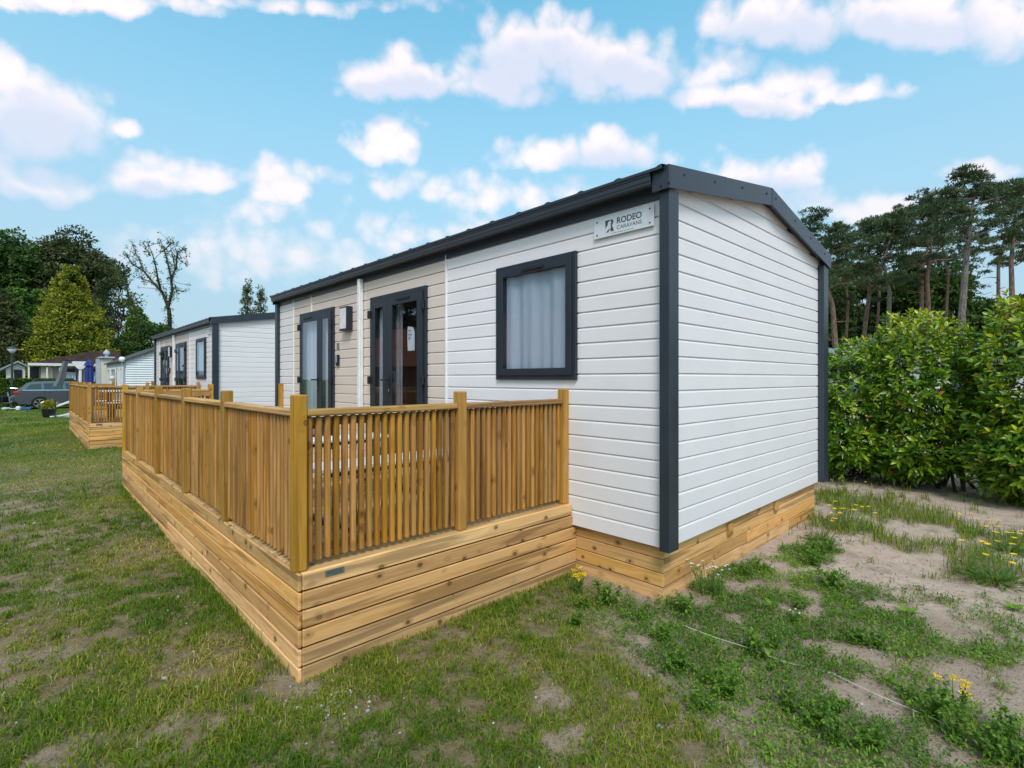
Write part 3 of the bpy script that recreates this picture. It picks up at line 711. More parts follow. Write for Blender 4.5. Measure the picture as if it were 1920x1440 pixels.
def make_home():
    h = empty('mobile_home', (0, 0, 0))
    L = 7.5; W = 3.47
    # shell
    b = MB(); xa, xb = -.029, .03
    ys = sorted({-.02, L} | {o[0] + .05 for o in OPEN} | {o[1] - .05 for o in OPEN}); zs = sorted({.38, 2.96} | {o[2] + .05 for o in OPEN} | {o[3] - .05 for o in OPEN})
    for i in range(len(ys) - 1):
        for j in range(len(zs) - 1):
            yc, zc = (ys[i] + ys[i + 1]) / 2, (zs[j] + zs[j + 1]) / 2
            if any(o[0] < yc < o[1] and o[2] < zc < o[3] for o in OPEN): continue
            b.box(xa, xb, ys[i], ys[i + 1], zs[j], zs[j + 1], .0)
    b.build('front_wall', inner_wall, h, (0, L / 2, 1.6))
    b = MB(); b.prism([(.031, .385), (W, .385), (W, 2.93), (1.735, 3.25), (.031, 2.93)], -.029, .03, 1); b.build('gable_wall', white_siding, h, (1.7, 0, 1.6))
    b = MB(); b.prism([(.031, .385), (W, .385), (W, 2.93), (1.735, 3.25), (.031, 2.93)], L - .06, L, 1); b.build('gable_wall', white_siding, h, (1.7, L, 1.6))
    b = MB(); b.box(W + .002, W + .06, -.02, L, .385, 2.93); b.build('rear_wall', white_siding, h, (W, L / 2, 1.6))
    b = MB(); b.box(.032, W, .032, L - .07, .45, .57); b.build('floor', floor_mat, h, (1.7, L / 2, .5))
    b = MB(); b.box(.032, W, .032, L - .07, 2.72, 2.76); b.box(1.9, 1.95, .032, L - .07, .571, 2.718); b.build('inner_partition', inner_wall, h, (1.7, L / 2, 2))
    # siding boards
    for k in range(21):
        z = Z0 + k * PITCH
        for a, e, m in ((-.035, 2.541, white_siding), (2.566, 6.838, beige_siding), (6.863, 7.49, white_siding)):
            segs = [(a, e)]
            for o in OPEN:
                if z + PITCH > o[2] + .06 and z < o[3] - .06:
                    nn = []
                    for s in segs:
                        if o[1] < s[0] or o[0] > s[1]: nn.append(s); continue
                        if o[0] + .03 > s[0]: nn.append((s[0], o[0] + .03))
                        if o[1] - .03 < s[1]: nn.append((o[1] - .03, s[1]))
                    segs = nn
            for s in segs:
                if s[1] - s[0] > .03: board(h, 'x', s[0], s[1], z, m)
    for k in range(23):
        z = Z0 + k * PITCH; zt = z + PITCH
        xl = max(.0, (zt - 3.062) / .1697 - .15); xr = min(W - .02, 3.47 - xl)
        if xr - xl > .2: board(h, 'y', xl, xr, z, white_siding)
    # posts, strips, downpipe
    for (x0, x1, y0, y1) in ((-.115, .018, -.115, -.036), (3.40, 3.57, -.115, -.036), (-.10, .02, 7.492, 7.60), (3.40, 3.57, 7.492, 7.60)):
        cbox('corner_post', x0, x1, y0, y1, .388, 2.925, anthracite, h, .004)
    for yy, za, zb in ((2.553, .395, 2.93), (6.851, .395, 2.93), (6.111, 2.652, 2.93)): cbox('cover_strip', -.062, -.031, yy - .0125, yy + .0125, za, zb, white_plastic, h, .003)
    dp = MB(); dp.box(-.118, -.056, 4.395, 4.462, .50, 2.93, .008); d = dp.build('downpipe', white_plastic, h, (-.09, 4.43, 1.7))
    make_window(h)
    make_door(h, DOOR2, [(3.722, 4.130, 3.83, 4.033), (2.952, 3.718, 3.065, 3.614)], (3.23, 3.51), (4.158, 2.93), 3.665, [(3.98, 4.10, curtain_white, 5), (3.50, 3.72, curtain_pattern, 6), (3.72, 3.80, curtain_white, 9)])
    make_door(h, DOOR1, [(5.732, 6.481, 5.82, 6.40), (5.327, 5.728, 5.42, 5.645)], (6.02, 6.30), (6.51, 5.30), 5.775, [(5.80, 6.75, curtain_white, 7), (5.40, 5.76, curtain_white, 8)])
    # roof: two ribbed sheets, fascias, gutter
    for sgn in (-1, 1):
        b = MB(); xe = -.185 if sgn < 0 else 3.655; zr, ze = 3.385, 3.062
        V = []; F = []; ys = np.arange(-.10, 7.64, .025)
        n = len(ys)
        for y in ys:
            r = .010 if (round((y + .1) / .025) % 14) < 2 else 0.
            V += [(1.735, y, zr + r), (xe, y, ze + r)]
        for y in ys: V += [(1.735, y, zr - .05), (xe, y, ze - .02)]
        for i in range(n - 1):
            F += [(2 * i, 2 * i + 1, 2 * i + 3, 2 * i + 2), (2 * n + 2 * i, 2 * n + 2 * i + 2, 2 * n + 2 * i + 3, 2 * n + 2 * i + 1), (2 * i + 1, 2 * n + 2 * i + 1, 2 * n + 2 * i + 3, 2 * i + 3)]
        b.add(V, F); b.build('roof_sheet', anthracite, h, ((1.735 + xe) / 2, 3.75, 3.25))
    def fascia(x0, x1, y0, y1):
        def zt(x): return 3.072 + .1701 * (x + .134) if x < 1.738 else 3.390 - .1738 * (x - 1.738)
        b = MB(); b.prism([(x0, zt(x0) - .161), (x1, zt(x1) - .161), (x1, zt(x1)), (x0, zt(x0))], y0, y1, 1)
        return b.build('fascia', anthracite, h, ((x0 + x1) / 2, y0, 3.1))
    fascia(-.134, .755, -.134, -.118); fascia(.747, 1.738, -.131, -.1165); fascia(1.7385, 3.60, -.1335, -.117)
    fascia(-.134, 1.738, 7.602, 7.62); fascia(1.7385, 3.60, 7.602, 7.62)
    for sx in (-.15, 3.60): cbox('fascia_cap', sx, sx + .016, -.1335, .0, 2.908, 3.072, anthracite, h, .002)
    b = MB(); b.prism([(-.10, 2.96), (1.738, 3.27), (3.56, 2.96), (3.56, 2.975), (1.738, 3.285), (-.10, 2.975)], -.116, -.031, 1); b.build('soffit', anthracite, h, (1.7, -.07, 3.1))
    for px, py in ((1283.7, 327.7), (1341.6, 341.1), (1393.5, 351.3), (1439, 362.6), (1455.6, 372.5), (1492, 414), (1521, 446.7), (1547, 476)):
        p = ony(px, py, -.136); b = MB(); b.tube([(p[0], -.1375, p[2]), (p[0], -.1345, p[2])], .011, 8); b.build('screw', black_plastic, h, (p[0], -.136, p[2]))
    for px, py in ((1238.5, 349), (1254, 343)):
        p = onx(px, py, -.152); b = MB(); b.tube([(-.1535, p[1], p[2]), (-.1505, p[1], p[2])], .009, 8); b.build('screw', black_plastic, h, (-.152, p[1], p[2]))
    for sx in (1, -1):
        pr = [(-.062, 2.965), (-.150, 2.958), (-.164, 2.968), (-.164, 2.985), (-.170, 2.990), (-.170, 3.022), (-.178, 3.028), (-.178, 3.042), (-.168, 3.042), (-.160, 2.980), (-.062, 2.985)]
        if sx < 0: pr = [(3.47 - p[0], p[1]) for p in pr]
        b = MB(); b.prism(pr, .001 if sx > 0 else .001, 7.60, 1); b.build('gutter', anthracite, h, (-.12 if sx > 0 else 3.6, 3.8, 3))
    b = MB(); b.box(-.062, -.0515, -.034, 7.49, 2.885, 2.964, .001); b.build('eave_board', anthracite, h, (-.06, 3.8, 2.93))
    # timber skirting
    for j, (za, zb) in enumerate(((.290, .386), (.189, .285), (.088, .184), (-.08, .083))):
        cbox('skirting_plank', 0, .021, .0, 3.9, za, zb, planky, h, .004); cbox('skirting_plank', 0, .021, 3.905, 7.5, za, zb, planky, h, .004)
        cut = (1.735, 2.2, 1.5, 2.6)[j]; gap = .022 if j == 0 else .003
        cbox('skirting_plank', .022, cut, 0, .021, za, zb, plankx, h, .004); cbox('skirting_plank', cut + gap, 3.45, 0, .021, za, zb, plankx, h, .004)
    for bx, bz in ((1.10, .292), (2.19, .305)): cbox('skirting_block', bx - .045, bx + .045, -.024, -.001, bz - .05, bz + .05, plankx, h, .004)
    b = MB(); b.box(3.43, 3.45, .03, 7.5, -.05, .38); b.box(.03, 3.42, 7.48, 7.5, -.05, .38); b.build('rear_skirting', planky, h, (3.4, 4, .2))
    return h
home = make_home()
tag(home, 'cream and white mobile home with anthracite trim, nearest the camera behind the deck', 'mobile home', 'mobile homes in a row')
def text_mesh(s, size, bold=0.):
    cu = bpy.data.curves.new('text', 'FONT'); cu.body = s; cu.size = size; cu.offset = bold; cu.extrude = 0; cu.resolution_u = 4
    ob = bpy.data.objects.new('text', cu); col.objects.link(ob); bpy.context.view_layer.update()
    me = bpy.data.meshes.new_from_object(ob.evaluated_get(bpy.context.evaluated_depsgraph_get())); bpy.data.objects.remove(ob); 
    V = np.array([v.co[:] for v in me.vertices]); F = [tuple(p.vertices) for p in me.polygons]; bpy.data.meshes.remove(me)
    return V, F
def wall_text(name, s, yl, yr, zb, cap, x, m, parent, bold=0.):
    """lettering on a wall that faces -x: reads from yl down to yr"""
    V, F = text_mesh(s, 1.0, bold); lo = V.min(0); hi = V.max(0)
    sx = (yl - yr) / (hi[0] - lo[0]); sz = cap / (hi[1] - lo[1])
    W = [(0, -(v[0] - lo[0]) * sx, (v[1] - lo[1]) * sz) for v in V]
    return part(name, mesh(name, W, F, m), parent, (x, yl, zb))
def make_sign():
    s = cbox('sign_board', -.0690, -.0640, .031, .569, 2.702, 2.856, sign_plate, None, .001)
    for yy in (.535, .065):
        for zz in (2.728, 2.830):
            b = MB(); b.tube([(-.072, yy, zz), (-.0685, yy, zz)], .0065, 8); b.build('bolt', black_plastic, s, (-.07, yy, zz))
    X = -.0695
    P = lambda u, v: onx(1100 + u * 150 / 1920, 370 + v * 100 / 1280, X)
    a = P(725, 640); b_ = P(1322, 480); wall_text('lettering', 'RODEO', a[1], b_[1], a[2] + .001, .048, X, sign_ink, s, .022)
    a = P(725, 775); b_ = P(1322, 620); wall_text('lettering', 'CARAVANS', a[1], b_[1], a[2], .031, X, sign_ink, s, .008)
    a = P(590, 885); b_ = P(1130, 750); wall_text('lettering', 'www.rodeocaravans.be', a[1], b_[1], a[2] + .001, .0105, X, sign_ink, s)
    # emblem: dark letter R with a horse's head left open in it (outlines in the zoomed picture)
    dark = [[(445, 570), (575, 532), (560, 560), (510, 600), (505, 660), (470, 720), (450, 765)],
            [(580, 530), (615, 527), (640, 560), (638, 600), (615, 655), (590, 668), (575, 640), (590, 600), (578, 570)],
            [(572, 660), (610, 668), (655, 800), (575, 820), (570, 760), (585, 710)],
            [(555, 740), (550, 790), (530, 805), (530, 833), (455, 858), (500, 800)]]
    for poly in dark:
        pts = [P(u, v) for u, v in poly]; o = pts[0]
        part('emblem', mesh('emblem', [(0, p[1] - o[1], p[2] - o[2]) for p in pts], [tuple(range(len(pts)))], sign_ink), s, (X, o[1], o[2]))
    return s
sign = make_sign()
tag(sign, 'silver sign plate lettered RODEO CARAVANS, under the eave beside the near corner post', 'sign', 'maker signs on the mobile homes')
def make_lamp():
    h = cbox('wall_lamp', -.140, -.051, 4.715, 4.955, 2.268, 2.600, anthracite_pvc, None, .006)
    cbox('diffuser', -.1455, -.1405, 4.738, 4.932, 2.292, 2.576, lamp_diff, h, .003); return h
wlamp = make_lamp(); tag(wlamp, 'square wall lamp with white panel on the near beige wall, left of the white downpipe', 'lamp', 'square wall lamps')
def make_number():
    h = cbox('house_number', -.058, -.0505, 5.125, 5.205, 2.02, 2.12, metal_grey, None, .001)
    wall_text('numeral', '2', 5.185, 5.145, 2.035, .07, -.0586, sign_ink, h, .02); return h
hnum = make_number(); tag(hnum, 'small grey number plate beside the far glazed door of the near home', 'number plate')
def make_keybox():
    h = cbox('key_safe', -.085, -.0505, 5.115, 5.195, 1.785, 1.945, black_plastic, None, .01)
    cbox('cover', -.100, -.0855, 5.125, 5.185, 1.83, 1.935, metal_grey, h, .008); return h
keyb = make_keybox(); tag(keyb, 'small black and silver key safe on the near beige wall under the number plate', 'key safe', 'key safes')
nt_ = MB(); nt_.add([(-.040, 3.335, 2.22), (-.040, 3.22, 2.205), (-.040, 3.19, 2.15), (-.044, 3.187, 1.93), (-.046, 3.325, 1.93), (-.040, 3.345, 2.10)], [(0, 1, 2, 3, 4, 5)])
nt_.add([(-.0385, y, z) for (x, y, z) in nt_.V], [(5, 4, 3, 2, 1, 0)])
note = nt_.build('paper_note', paper, None, (-.042, 3.27, 2.08))
for i, (ya, yb, zz) in enumerate(((3.31, 3.255, 2.165), (3.315, 3.24, 2.115), (3.315, 3.265, 2.075))): cbox('print_line', -.0475, -.0465, yb, ya, zz, zz + .007, sign_ink, note, .0)
tag(note, 'white paper note stuck inside the glass of the nearer double door', 'note')

# ------------------------------------------------------------------ decks
def make_deck():
    d = empty('timber_deck', (-1.2, 4.1, 0))
    X0, X1, Y0, Y1, T = -2.30, -.06, .80, 7.45, .566
    rows = [(.474, .566), (.373, .4655), (.274, .3655), (.174, .2655), (.074, .1655), (-.09, .067)]
    for j, (za, zb) in enumerate(rows):
        xe = X1 if j == 0 else -.004
        cbox('skirt_plank', X0 + .024, xe, Y0, Y0 + .022, za, zb, plankx, d, .005)
        cuts = [Y0 + .003, [4.6, 3.1, 5.4, 2.7, 4.2, 3.5][j], Y1]
        for a, b in zip(cuts, cuts[1:]): cbox('skirt_plank', X0, X0 + .022, a, b - .003, za - .002, zb - .002, planky, d, .005)
        cbox('skirt_plank', X0 + .024, xe, Y1 - .024, Y1 - .002, za, zb, plankx, d, .005)
    b = MB(); b.box(X0 + .03, -.03, Y0 + .03, Y1 - .03, .02, .05); b.build('weed_sheet', black_plastic, d, (-1.2, 4, .03))
    y = Y0 + .026
    while y < Y1 - .14:
        cbox('floor_board', X0 + .026, -.034, y, y + .118, T - .032, T - .004, deckx, d, .004); y += .1235
    def posts(lst, p=.07):
        for (x, y) in lst: cbox('post', x - p / 2, x + p / 2, y - p / 2, y + p / 2, T - .003, 1.513, post_wood, d, .006)
    px_ = [-2.270, -1.170, -.085]; py_ = [.873, 2.225, 3.50, 4.82, 6.095, 7.36]
    posts([(x, .873) for x in px_]); posts([(-2.270, y) for y in py_[1:]]); posts([(-1.170, 7.36), (-.085, 7.36)])
    def bal(x, y, q):
        wx, wy = (.031, .042) if q == 0 else (.042, .031)
        cbox('baluster', x - wx / 2, x + wx / 2, y - wy / 2, y + wy / 2, .592, 1.392, baluster_wood, d, .008).location.z += (random.random() - .5) * .006
    def runx(xa, xb, y, inward):
        cbox('handrail', xa, xb, y - .042, y + .032, 1.393, 1.432, railx, d, .008)
        cbox('lower_rail', xa, xb, y + inward * .023, y + inward * .047, 1.335, 1.385, railx, d, .004); cbox('lower_rail', xa, xb, y + inward * .023, y + inward * .047, .62, .67, railx, d, .004)
        n = int((xb - xa - .01) / .0488); s = (xb - xa) / n
        for i in range(n): bal(xa + (i + .5) * s, y, 0)
    def runy(ya, yb, x, inward):
        cbox('handrail', x - .042, x + .032, ya, yb, 1.393, 1.432, raily, d, .008)
        cbox('lower_rail', x + inward * .023, x + inward * .047, ya, yb, 1.335, 1.385, raily, d, .004); cbox('lower_rail', x + inward * .023, x + inward * .047, ya, yb, .62, .67, raily, d, .004)
        n = int((yb - ya - .01) / .0555); s = (yb - ya) / n
        for i in range(n): bal(x, ya + (i + .5) * s, 1)
    for a, b in zip(px_, px_[1:]): runx(a + .036, b - .036, .885, 1)
    for a, b in zip(py_, py_[1:]): runy(a + .036, b - .036, -2.258, 1)
    runx(px_[0] + .036, px_[1] - .036, 7.348, -1)
    return d
deck = make_deck(); tag(deck, 'large timber deck with slatted railing and plank skirt in the foreground', 'deck', 'timber decks in front of the mobile homes')
pl = cbox('name_plate', -2.155, -2.045, .7975, .7995, .515, .550, plate_metal, deck, .0005)
for zz in (.541, .532, .523): cbox('engraved_line', -2.145 if zz > .525 else -2.12, -2.06, .7968, .7974, zz - .002, zz + .001, sign_ink, pl, 0)

def make_table():
    t = empty('garden_table', (-1.28, 2.0, .562))
    cbox('tabletop', -1.98, -.60, 1.62, 2.42, 1.268, 1.302, table_white, t, .008)
    for xx in (-1.80, -.78):
        b = MB(); b.box(xx - .02, xx + .02, 1.70, 2.34, 1.235, 1.266); b.box(xx - .018, xx + .018, 1.70, 1.735, .60, 1.234); b.box(xx - .018, xx + .018, 2.305, 2.34, .60, 1.234); b.box(xx - .02, xx + .02, 1.62, 2.42, .563, .598)
        b.build('leg_frame', black_metal, t, (xx, 2.02, .9))
    cbox('cross_bar', -1.78, -.80, 2.0, 2.03, 1.236, 1.262, black_metal, t, .003); return t
def make_bench(y, label):
    t = empty('garden_bench', (-1.28, y, .562), label, 'bench', 'white benches on the decks')
    cbox('seat', -1.98, -.60, y - .15, y + .15, .985, 1.022, table_white, t, .008)
    for xx in (-1.75, -.83):
        b = MB(); pts = [(xx, y - .13, .983), (xx, y - .15, .80), (xx, y - .17, .64), (xx, y - .12, .580), (xx, y, .577), (xx, y + .12, .580), (xx, y + .17, .64), (xx, y + .15, .80), (xx, y + .13, .983)]
        b.tube(pts, .014, 6); b.build('leg_frame', black_metal, t, (xx, y, .8), True)
    cbox('seat_frame', -1.9, -.68, y - .12, y + .12, .955, .984, black_metal, t, .003); return t
table = make_table(); tag(table, 'white topped garden table with black legs on the near deck behind the railing', 'table', 'white tables on the decks')
bench1 = make_bench(1.42, 'white bench between the table and the near slatted railing of the near deck')
bench2 = make_bench(2.95, 'white bench on the far side of the table on the near deck')

# second home and deck further along the row
D2 = Vector((.06, 12.05, 0)); K2 = Vector((.03, 12.48, 0))
def again(o, off, label):
    c = copy_tree(o); c.location = o.location + off; c['label'] = label; return c
again(home, D2, 'cream and white mobile home with anthracite trim, second in the row behind the first')
again(sign, D2, 'small sign plate high on the second mobile home beside its dark corner post')
again(wlamp, D2, 'square wall lamp with white panel on the second mobile home')
again(keyb, D2, 'small key safe on the wall of the second mobile home beside its far door')
again(deck, K2, 'timber deck with slatted railing further back, in front of the second mobile home')
again(table, K2, 'white topped garden table on the second deck behind its railing')
again(bench1, K2, 'white bench nearest the railing on the second deck')
again(bench2, K2, 'white bench on the far side of the table on the second deck')
# ------------------------------------------------------------------ other buildings
def simple_boards(parent, side, s0, s1, z0, z1, fixed, pitch, m):
    """horizontal cladding boards of a far wall, one part each"""
    k = 0; z = z0
    while z < z1 - .02:
        zt = min(z + pitch, z1)
        e = [(fixed - .02, fixed, s0, s1), (s0, s1, fixed - .02, fixed)][side == 'y']
        cbox('cladding_board', e[0], e[1], e[2], e[3], z + .008, zt, m, parent, .003); z += pitch
white_clad = plain('white_cladding', (.80, .82, .85), .5, .3, 0, .03); cream_clad = plain('cream_cladding', (.72, .66, .54), .55, .3, 0, .04)
dark_roof = plain('dark_felt_roof', (.07, .07, .075), .8, .2, 0, .2, 3); brown_roof = plain('brown_roof', (.075, .05, .042), .8, .2, 0, .25, 3)
grey_tile = plain('blue_grey_tile', (.20, .23, .27), .5, .4, 0, .15, 3)
pale_wall = plain('pale_render', (.66, .63, .60), .8, .2, 0, .06); brick_red = plain('red_brick', (.24, .075, .045), .85, .2, 0, .2, 8); roof_red = plain('red_clay_tile', (.30, .085, .045), .8, .2, 0, .25, 5)
grey_paint = plain('grey_blue_paint', (.42, .46, .52), .5)
# third, older home: white lapped cladding
h3 = empty('old_mobile_home', (1.6, 30.4, 0), 'older white mobile home with grey felt roof, partly hidden behind the second home', 'mobile home')
b = MB(); b.prism([(.0, .3), (3.4, .3), (3.4, 2.42), (1.7, 3.20), (.0, 2.42)], 26.83, 34.0, 1); b.build('wall', white_clad, h3, (1.7, 30, 1.4))
z = .35
while z < 3.05:
    zt = z + .098; xl = 0 if zt < 2.45 else (zt - 2.42) / .459; xr = 3.4 - xl
    V = [(xl, 26.775, z + .0), (xr, 26.775, z + .0), (xr, 26.818, zt - .004), (xl, 26.818, zt - .004), (xl, 26.83, z), (xr, 26.83, z), (xr, 26.83, zt), (xl, 26.83, zt)]
    bb = MB(); bb.add(V, [(0, 1, 2, 3), (0, 4, 5, 1), (3, 2, 6, 7), (0, 3, 7, 4), (1, 5, 6, 2)]); bb.build('cladding_board', white_clad, h3, ((xl + xr) / 2, 26.82, z)); z += .105
for s in (-1, 1):
    b = MB(); xe = -.12 if s < 0 else 3.52; b.prism([(1.7, 3.26), (xe, 2.42), (xe, 2.36), (1.7, 3.18)] if s < 0 else [(1.7, 3.26), (xe, 2.42), (xe, 2.36), (1.7, 3.18)], 26.66, 34.15, 1); b.build('roof_slope', dark_roof, h3, (1.7, 30, 3))
b = MB(); b.box(-.018, -.002, 26.84, 33.98, .35, 2.36); b.build('side_panel', grey_paint, h3, (-.01, 30, 1.4))
for (ya, yb, za, zb, wm) in ((27.5, 28.3, .55, 2.15, 1), (28.6, 29.2, .9, 2.15, 0), (30.0, 31.8, .55, 2.15, 1), (32.2, 33.4, .9, 2.15, 0)):
    w = frame_x('window' if not wm else 'door', h3, ya, yb, za, zb, -.06, -.019, .09, .09, white_paint)
    b = MB(); b.box(-.05, -.03, (ya + yb) / 2 - .03, (ya + yb) / 2 + .03, za + .09, zb - .09); b.build('mullion', white_paint, w, (-.04, (ya + yb) / 2, 1.4))
    b = MB(); b.box(-.028, -.0195, ya + .09, yb - .09, za + .09, zb - .09, 0); b.build('pane', far_glass, w, (-.024, (ya + yb) / 2, 1.4))
sp = MB(); sp.lathe([(.0, -.13), (.09, -.10), (.13, 0), (.09, .10), (.0, .13)], 12, (-.14, 26.74, 2.46)); fl = sp.build('globe_lamp', white_plastic, None, (-.14, 26.74, 2.46), True)
sp = MB(); sp.tube([(-.14, 26.74, 2.34), (-.14, 26.76, 2.22), (-.03, 26.79, 2.18)], .025, 6); sp.build('bracket', grey_paint, fl, (-.1, 26.76, 2.25)); tag(fl, 'white globe lamp on the corner of the older white home', 'lamp', 'globe lamps')
sp = MB(); sp.lathe([(.0, -.12), (.09, -.09), (.12, 0), (.09, .09), (.0, .12)], 12, (-.2, 29.6, 1.62)); f2 = sp.build('globe_lamp', plain('cream_lamp', (.7, .64, .5), .4), None, (-.2, 29.6, 1.62), True); tag(f2, 'cream globe lamp between the doors on the long side of the older white home', 'lamp', 'globe lamps')
sp = MB(); sp.tube([(-.2, 29.6, 1.72), (-.12, 29.6, 1.82), (-.02, 29.6, 1.8)], .02, 6); sp.build('bracket', grey_paint, f2, (-.1, 29.6, 1.8))
# cream chalet end with chimney
h4 = empty('cream_chalet', (.4, 39, 0), 'narrow cream clad chalet end with chimney pipe, left of the older white home', 'chalet')
b = MB(); b.prism([(.12, .1), (.66, .1), (.66, 2.85), (.40, 2.95), (.12, 2.85)], 38.03, 41, 1); b.build('wall', cream_clad, h4, (0, 39, 1.6)); simple_boards(h4, 'y', .12, .66, .2, 2.8, 38.028, .17, cream_clad)
b = MB(); b.box(.02, .76, 37.85, 41, 2.86, 2.95); b.build('roof', grey_paint, h4, (0, 39, 3.2))
b = MB(); b.tube([(.42, 38.6, 2.9), (.42, 38.6, 3.15)], .09, 10); b.lathe([(.17, 0), (.17, .12), (.02, .30)], 10, (.42, 38.6, 3.12)); b.build('chimney_pipe', grey_paint, h4, (.42, 38.6, 3.1))
b = MB(); b.box(-.12, .11, 38.3, 38.6, .1, 2.8); b.build('grey_panel', grey_paint, h4, (-.9, 38.4, 1.5))
# beige awning chalet behind the car
h5 = empty('awning_chalet', (-1.6, 41, 0), 'beige canvas awning chalet with dark brown roof, behind the grey car', 'chalet')
b = MB(); b.box(-2.9, 1.1, 40.2, 44, .0, 2.35); b.build('wall', canvas, h5, (-1, 42, 1.2))
b = MB(); b.prism([(-3.2, 2.50), (1.2, 2.50), (1.2, 3.35), (-.2, 3.35)], 39.7, 44.2, 1); b.build('roof', brown_roof, h5, (-1, 42, 3))
b = MB(); b.box(-3.15, 1.0, 39.62, 39.69, 2.38, 2.53); b.build('valance', white_paint, h5, (-1, 39.65, 2.4))
for xx in (-3.1, -2.3, -1.72, -.45, .3): cbox('awning_pole', xx - .04, xx + .04, 39.72, 39.80, 0, 2.3, white_paint, h5, .01)
b = MB(); b.add([(-2.55, 39.95, 2.32), (-2.05, 39.95, 2.32), (-2.05, 39.95, .6), (-2.62, 39.95, .6), (-2.55, 40.0, 2.32), (-2.05, 40.0, 2.32), (-2.05, 40.0, .6), (-2.62, 40.0, .6)], [(0, 1, 2, 3), (7, 6, 5, 4), (0, 4, 5, 1), (1, 5, 6, 2), (2, 6, 7, 3), (3, 7, 4, 0)]); b.build('canvas_panel', canvas, h5, (-2.3, 39.97, 1.4))
b = MB(); b.box(-3.05, -2.66, 40.12, 40.19, .6, 2.3); b.build('dark_opening', black_plastic, h5, (-2.85, 40.15, 1.5))
for (xa, xb) in ((-1.66, -.62), (-.38, .26)):
    w = MB(); w.box(xa, xb, 40.10, 40.18, .75, 2.22); w = w.build('window', black_plastic, h5, ((xa + xb) / 2, 40.14, 1.5))
    b = MB(); b.box(xa + .05, xb - .05, 40.085, 40.098, .80, 2.05, 0); b.build('pane', far_glass, w, ((xa + xb) / 2, 40.09, 1.4))
    V = []; F = []; n = 26
    for i in range(n + 1):
        x = xa + .04 + (xb - xa - .08) * i / n; dy = .02 * math.sin(i * 1.7); V += [(x, 40.06 + dy, 2.0), (x, 40.055 + dy * 1.5, 1.45 + .09 * math.sin(i * .9))]
    for i in range(n): F.append((2 * i, 2 * i + 1, 2 * i + 3, 2 * i + 2))
    b = MB(); b.add(V, F); b.build('net_curtain', curtain_white, w, ((xa + xb) / 2, 40.06, 1.7))
h6 = empty('white_cottage', (-4.2, 46, 0), 'small white cottage with dark doorway under the trees, left of the awning chalet', 'cottage')
b = MB(); b.prism([(-4.15, 0), (-3.25, 0), (-3.25, 2.35), (-3.6, 2.6), (-4.15, 2.25)], 45.0, 48, 1); b.build('wall', white_paint, h6, (-4.2, 46, 1.5))
b = MB(); b.prism([(-4.5, 2.2), (-3.6, 2.78), (-3.0, 2.4), (-3.0, 2.3), (-3.6, 2.66), (-4.5, 2.1)], 44.7, 48.2, 1); b.build('roof', metal_grey, h6, (-4.2, 46, 3))
b = MB(); b.box(-3.78, -3.4, 44.93, 44.99, 0, 2.2); b.build('door', black_plastic, h6, (-3.8, 45, 1.2))
h7 = empty('grey_shed', (-5.6, 40, 0), 'pale grey shed wall at the far left edge beside the clipped hedge', 'shed')
b = MB(); b.box(-6.6, -4.62, 38.6, 41, 0, 2.0); b.build('wall', pale_wall, h7, (-5.6, 40, 1)); b = MB(); b.box(-6.8, -4.5, 38.4, 41.2, 2.0, 2.14); b.build('roof', grey_tile, h7, (-5.6, 40, 2.1))
# chalet behind the laurel hedge with a tile-effect roof
h8 = empty('tiled_chalet', (17, 3, 0), 'pale chalet with blue grey tiled roof, showing above the laurel hedge', 'chalet')
b = MB(); b.box(15.3, 18.7, -4.5, 9, 0, 2.2); b.build('wall', pale_wall, h8, (17, 2, 1.1))
for s in (-1, 1):
    V = []; F = []; rows, cols = 14, 220
    for r in range(rows + 1):
        for rr in (0, 1):
            t = min(1, (r + (.98 if rr else 0)) / rows) if r < rows else 1.0
            for c in range(cols + 1):
                x = 17 + s * (2.05 * (1 - t)) if True else 0
                V.append((x, -4.8 + 14.1 * c / cols, 2.16 + .47 * t + .016 * math.sin(c * 6.283 * 52 / cols) + (.028 if not rr else 0)))
    n = cols + 1
    for r in range(2 * rows + 1):
        for c in range(cols): F.append((r * n + c, r * n + c + 1, (r + 1) * n + c + 1, (r + 1) * n + c))
    part('roof_tiles', tri_mesh('roof_tiles', V, F, grey_tile), h8, (0, 0, 0))
for yy in (-.4, 2.2, 5): 
    w = MB(); w.box(15.24, 15.295, yy - .5, yy + .5, .9, 1.95); w = w.build('window', white_paint, h8, (15.27, yy, 1.4)); b = MB(); b.box(15.225, 15.238, yy - .42, yy + .42, .98, 1.87, 0); b.build('pane', far_glass, w, (15.23, yy, 1.4))
# house across the lawn, seen only as a reflection in the glazed doors
h9 = empty('brick_house', (-15, 22, 0), 'red brick house with clay tiled roof reflected in the glazed doors', 'house')
b = MB(); b.box(-19, -12, 15, 30, 0, 2.3); b.build('wall', brick_red, h9, (-15.5, 22, 1.2))
b = MB(); b.prism([(-19.5, 2.25), (-15.5, 5.0), (-11.5, 2.25)], 14.6, 30.4, 1); b.build('roof', roof_red, h9, (-15.5, 22, 3.5))
for yy in (17, 20, 24, 28):
    w = MB(); w.box(-11.99, -11.93, yy - .6, yy + .6, .8, 2.0); w = w.build('window', white_paint, h9, (-11.96, yy, 1.4)); b = MB(); b.box(-11.925, -11.915, yy - .5, yy + .5, .9, 1.9, 0); b.build('pane', far_glass, w, (-11.92, yy, 1.4))

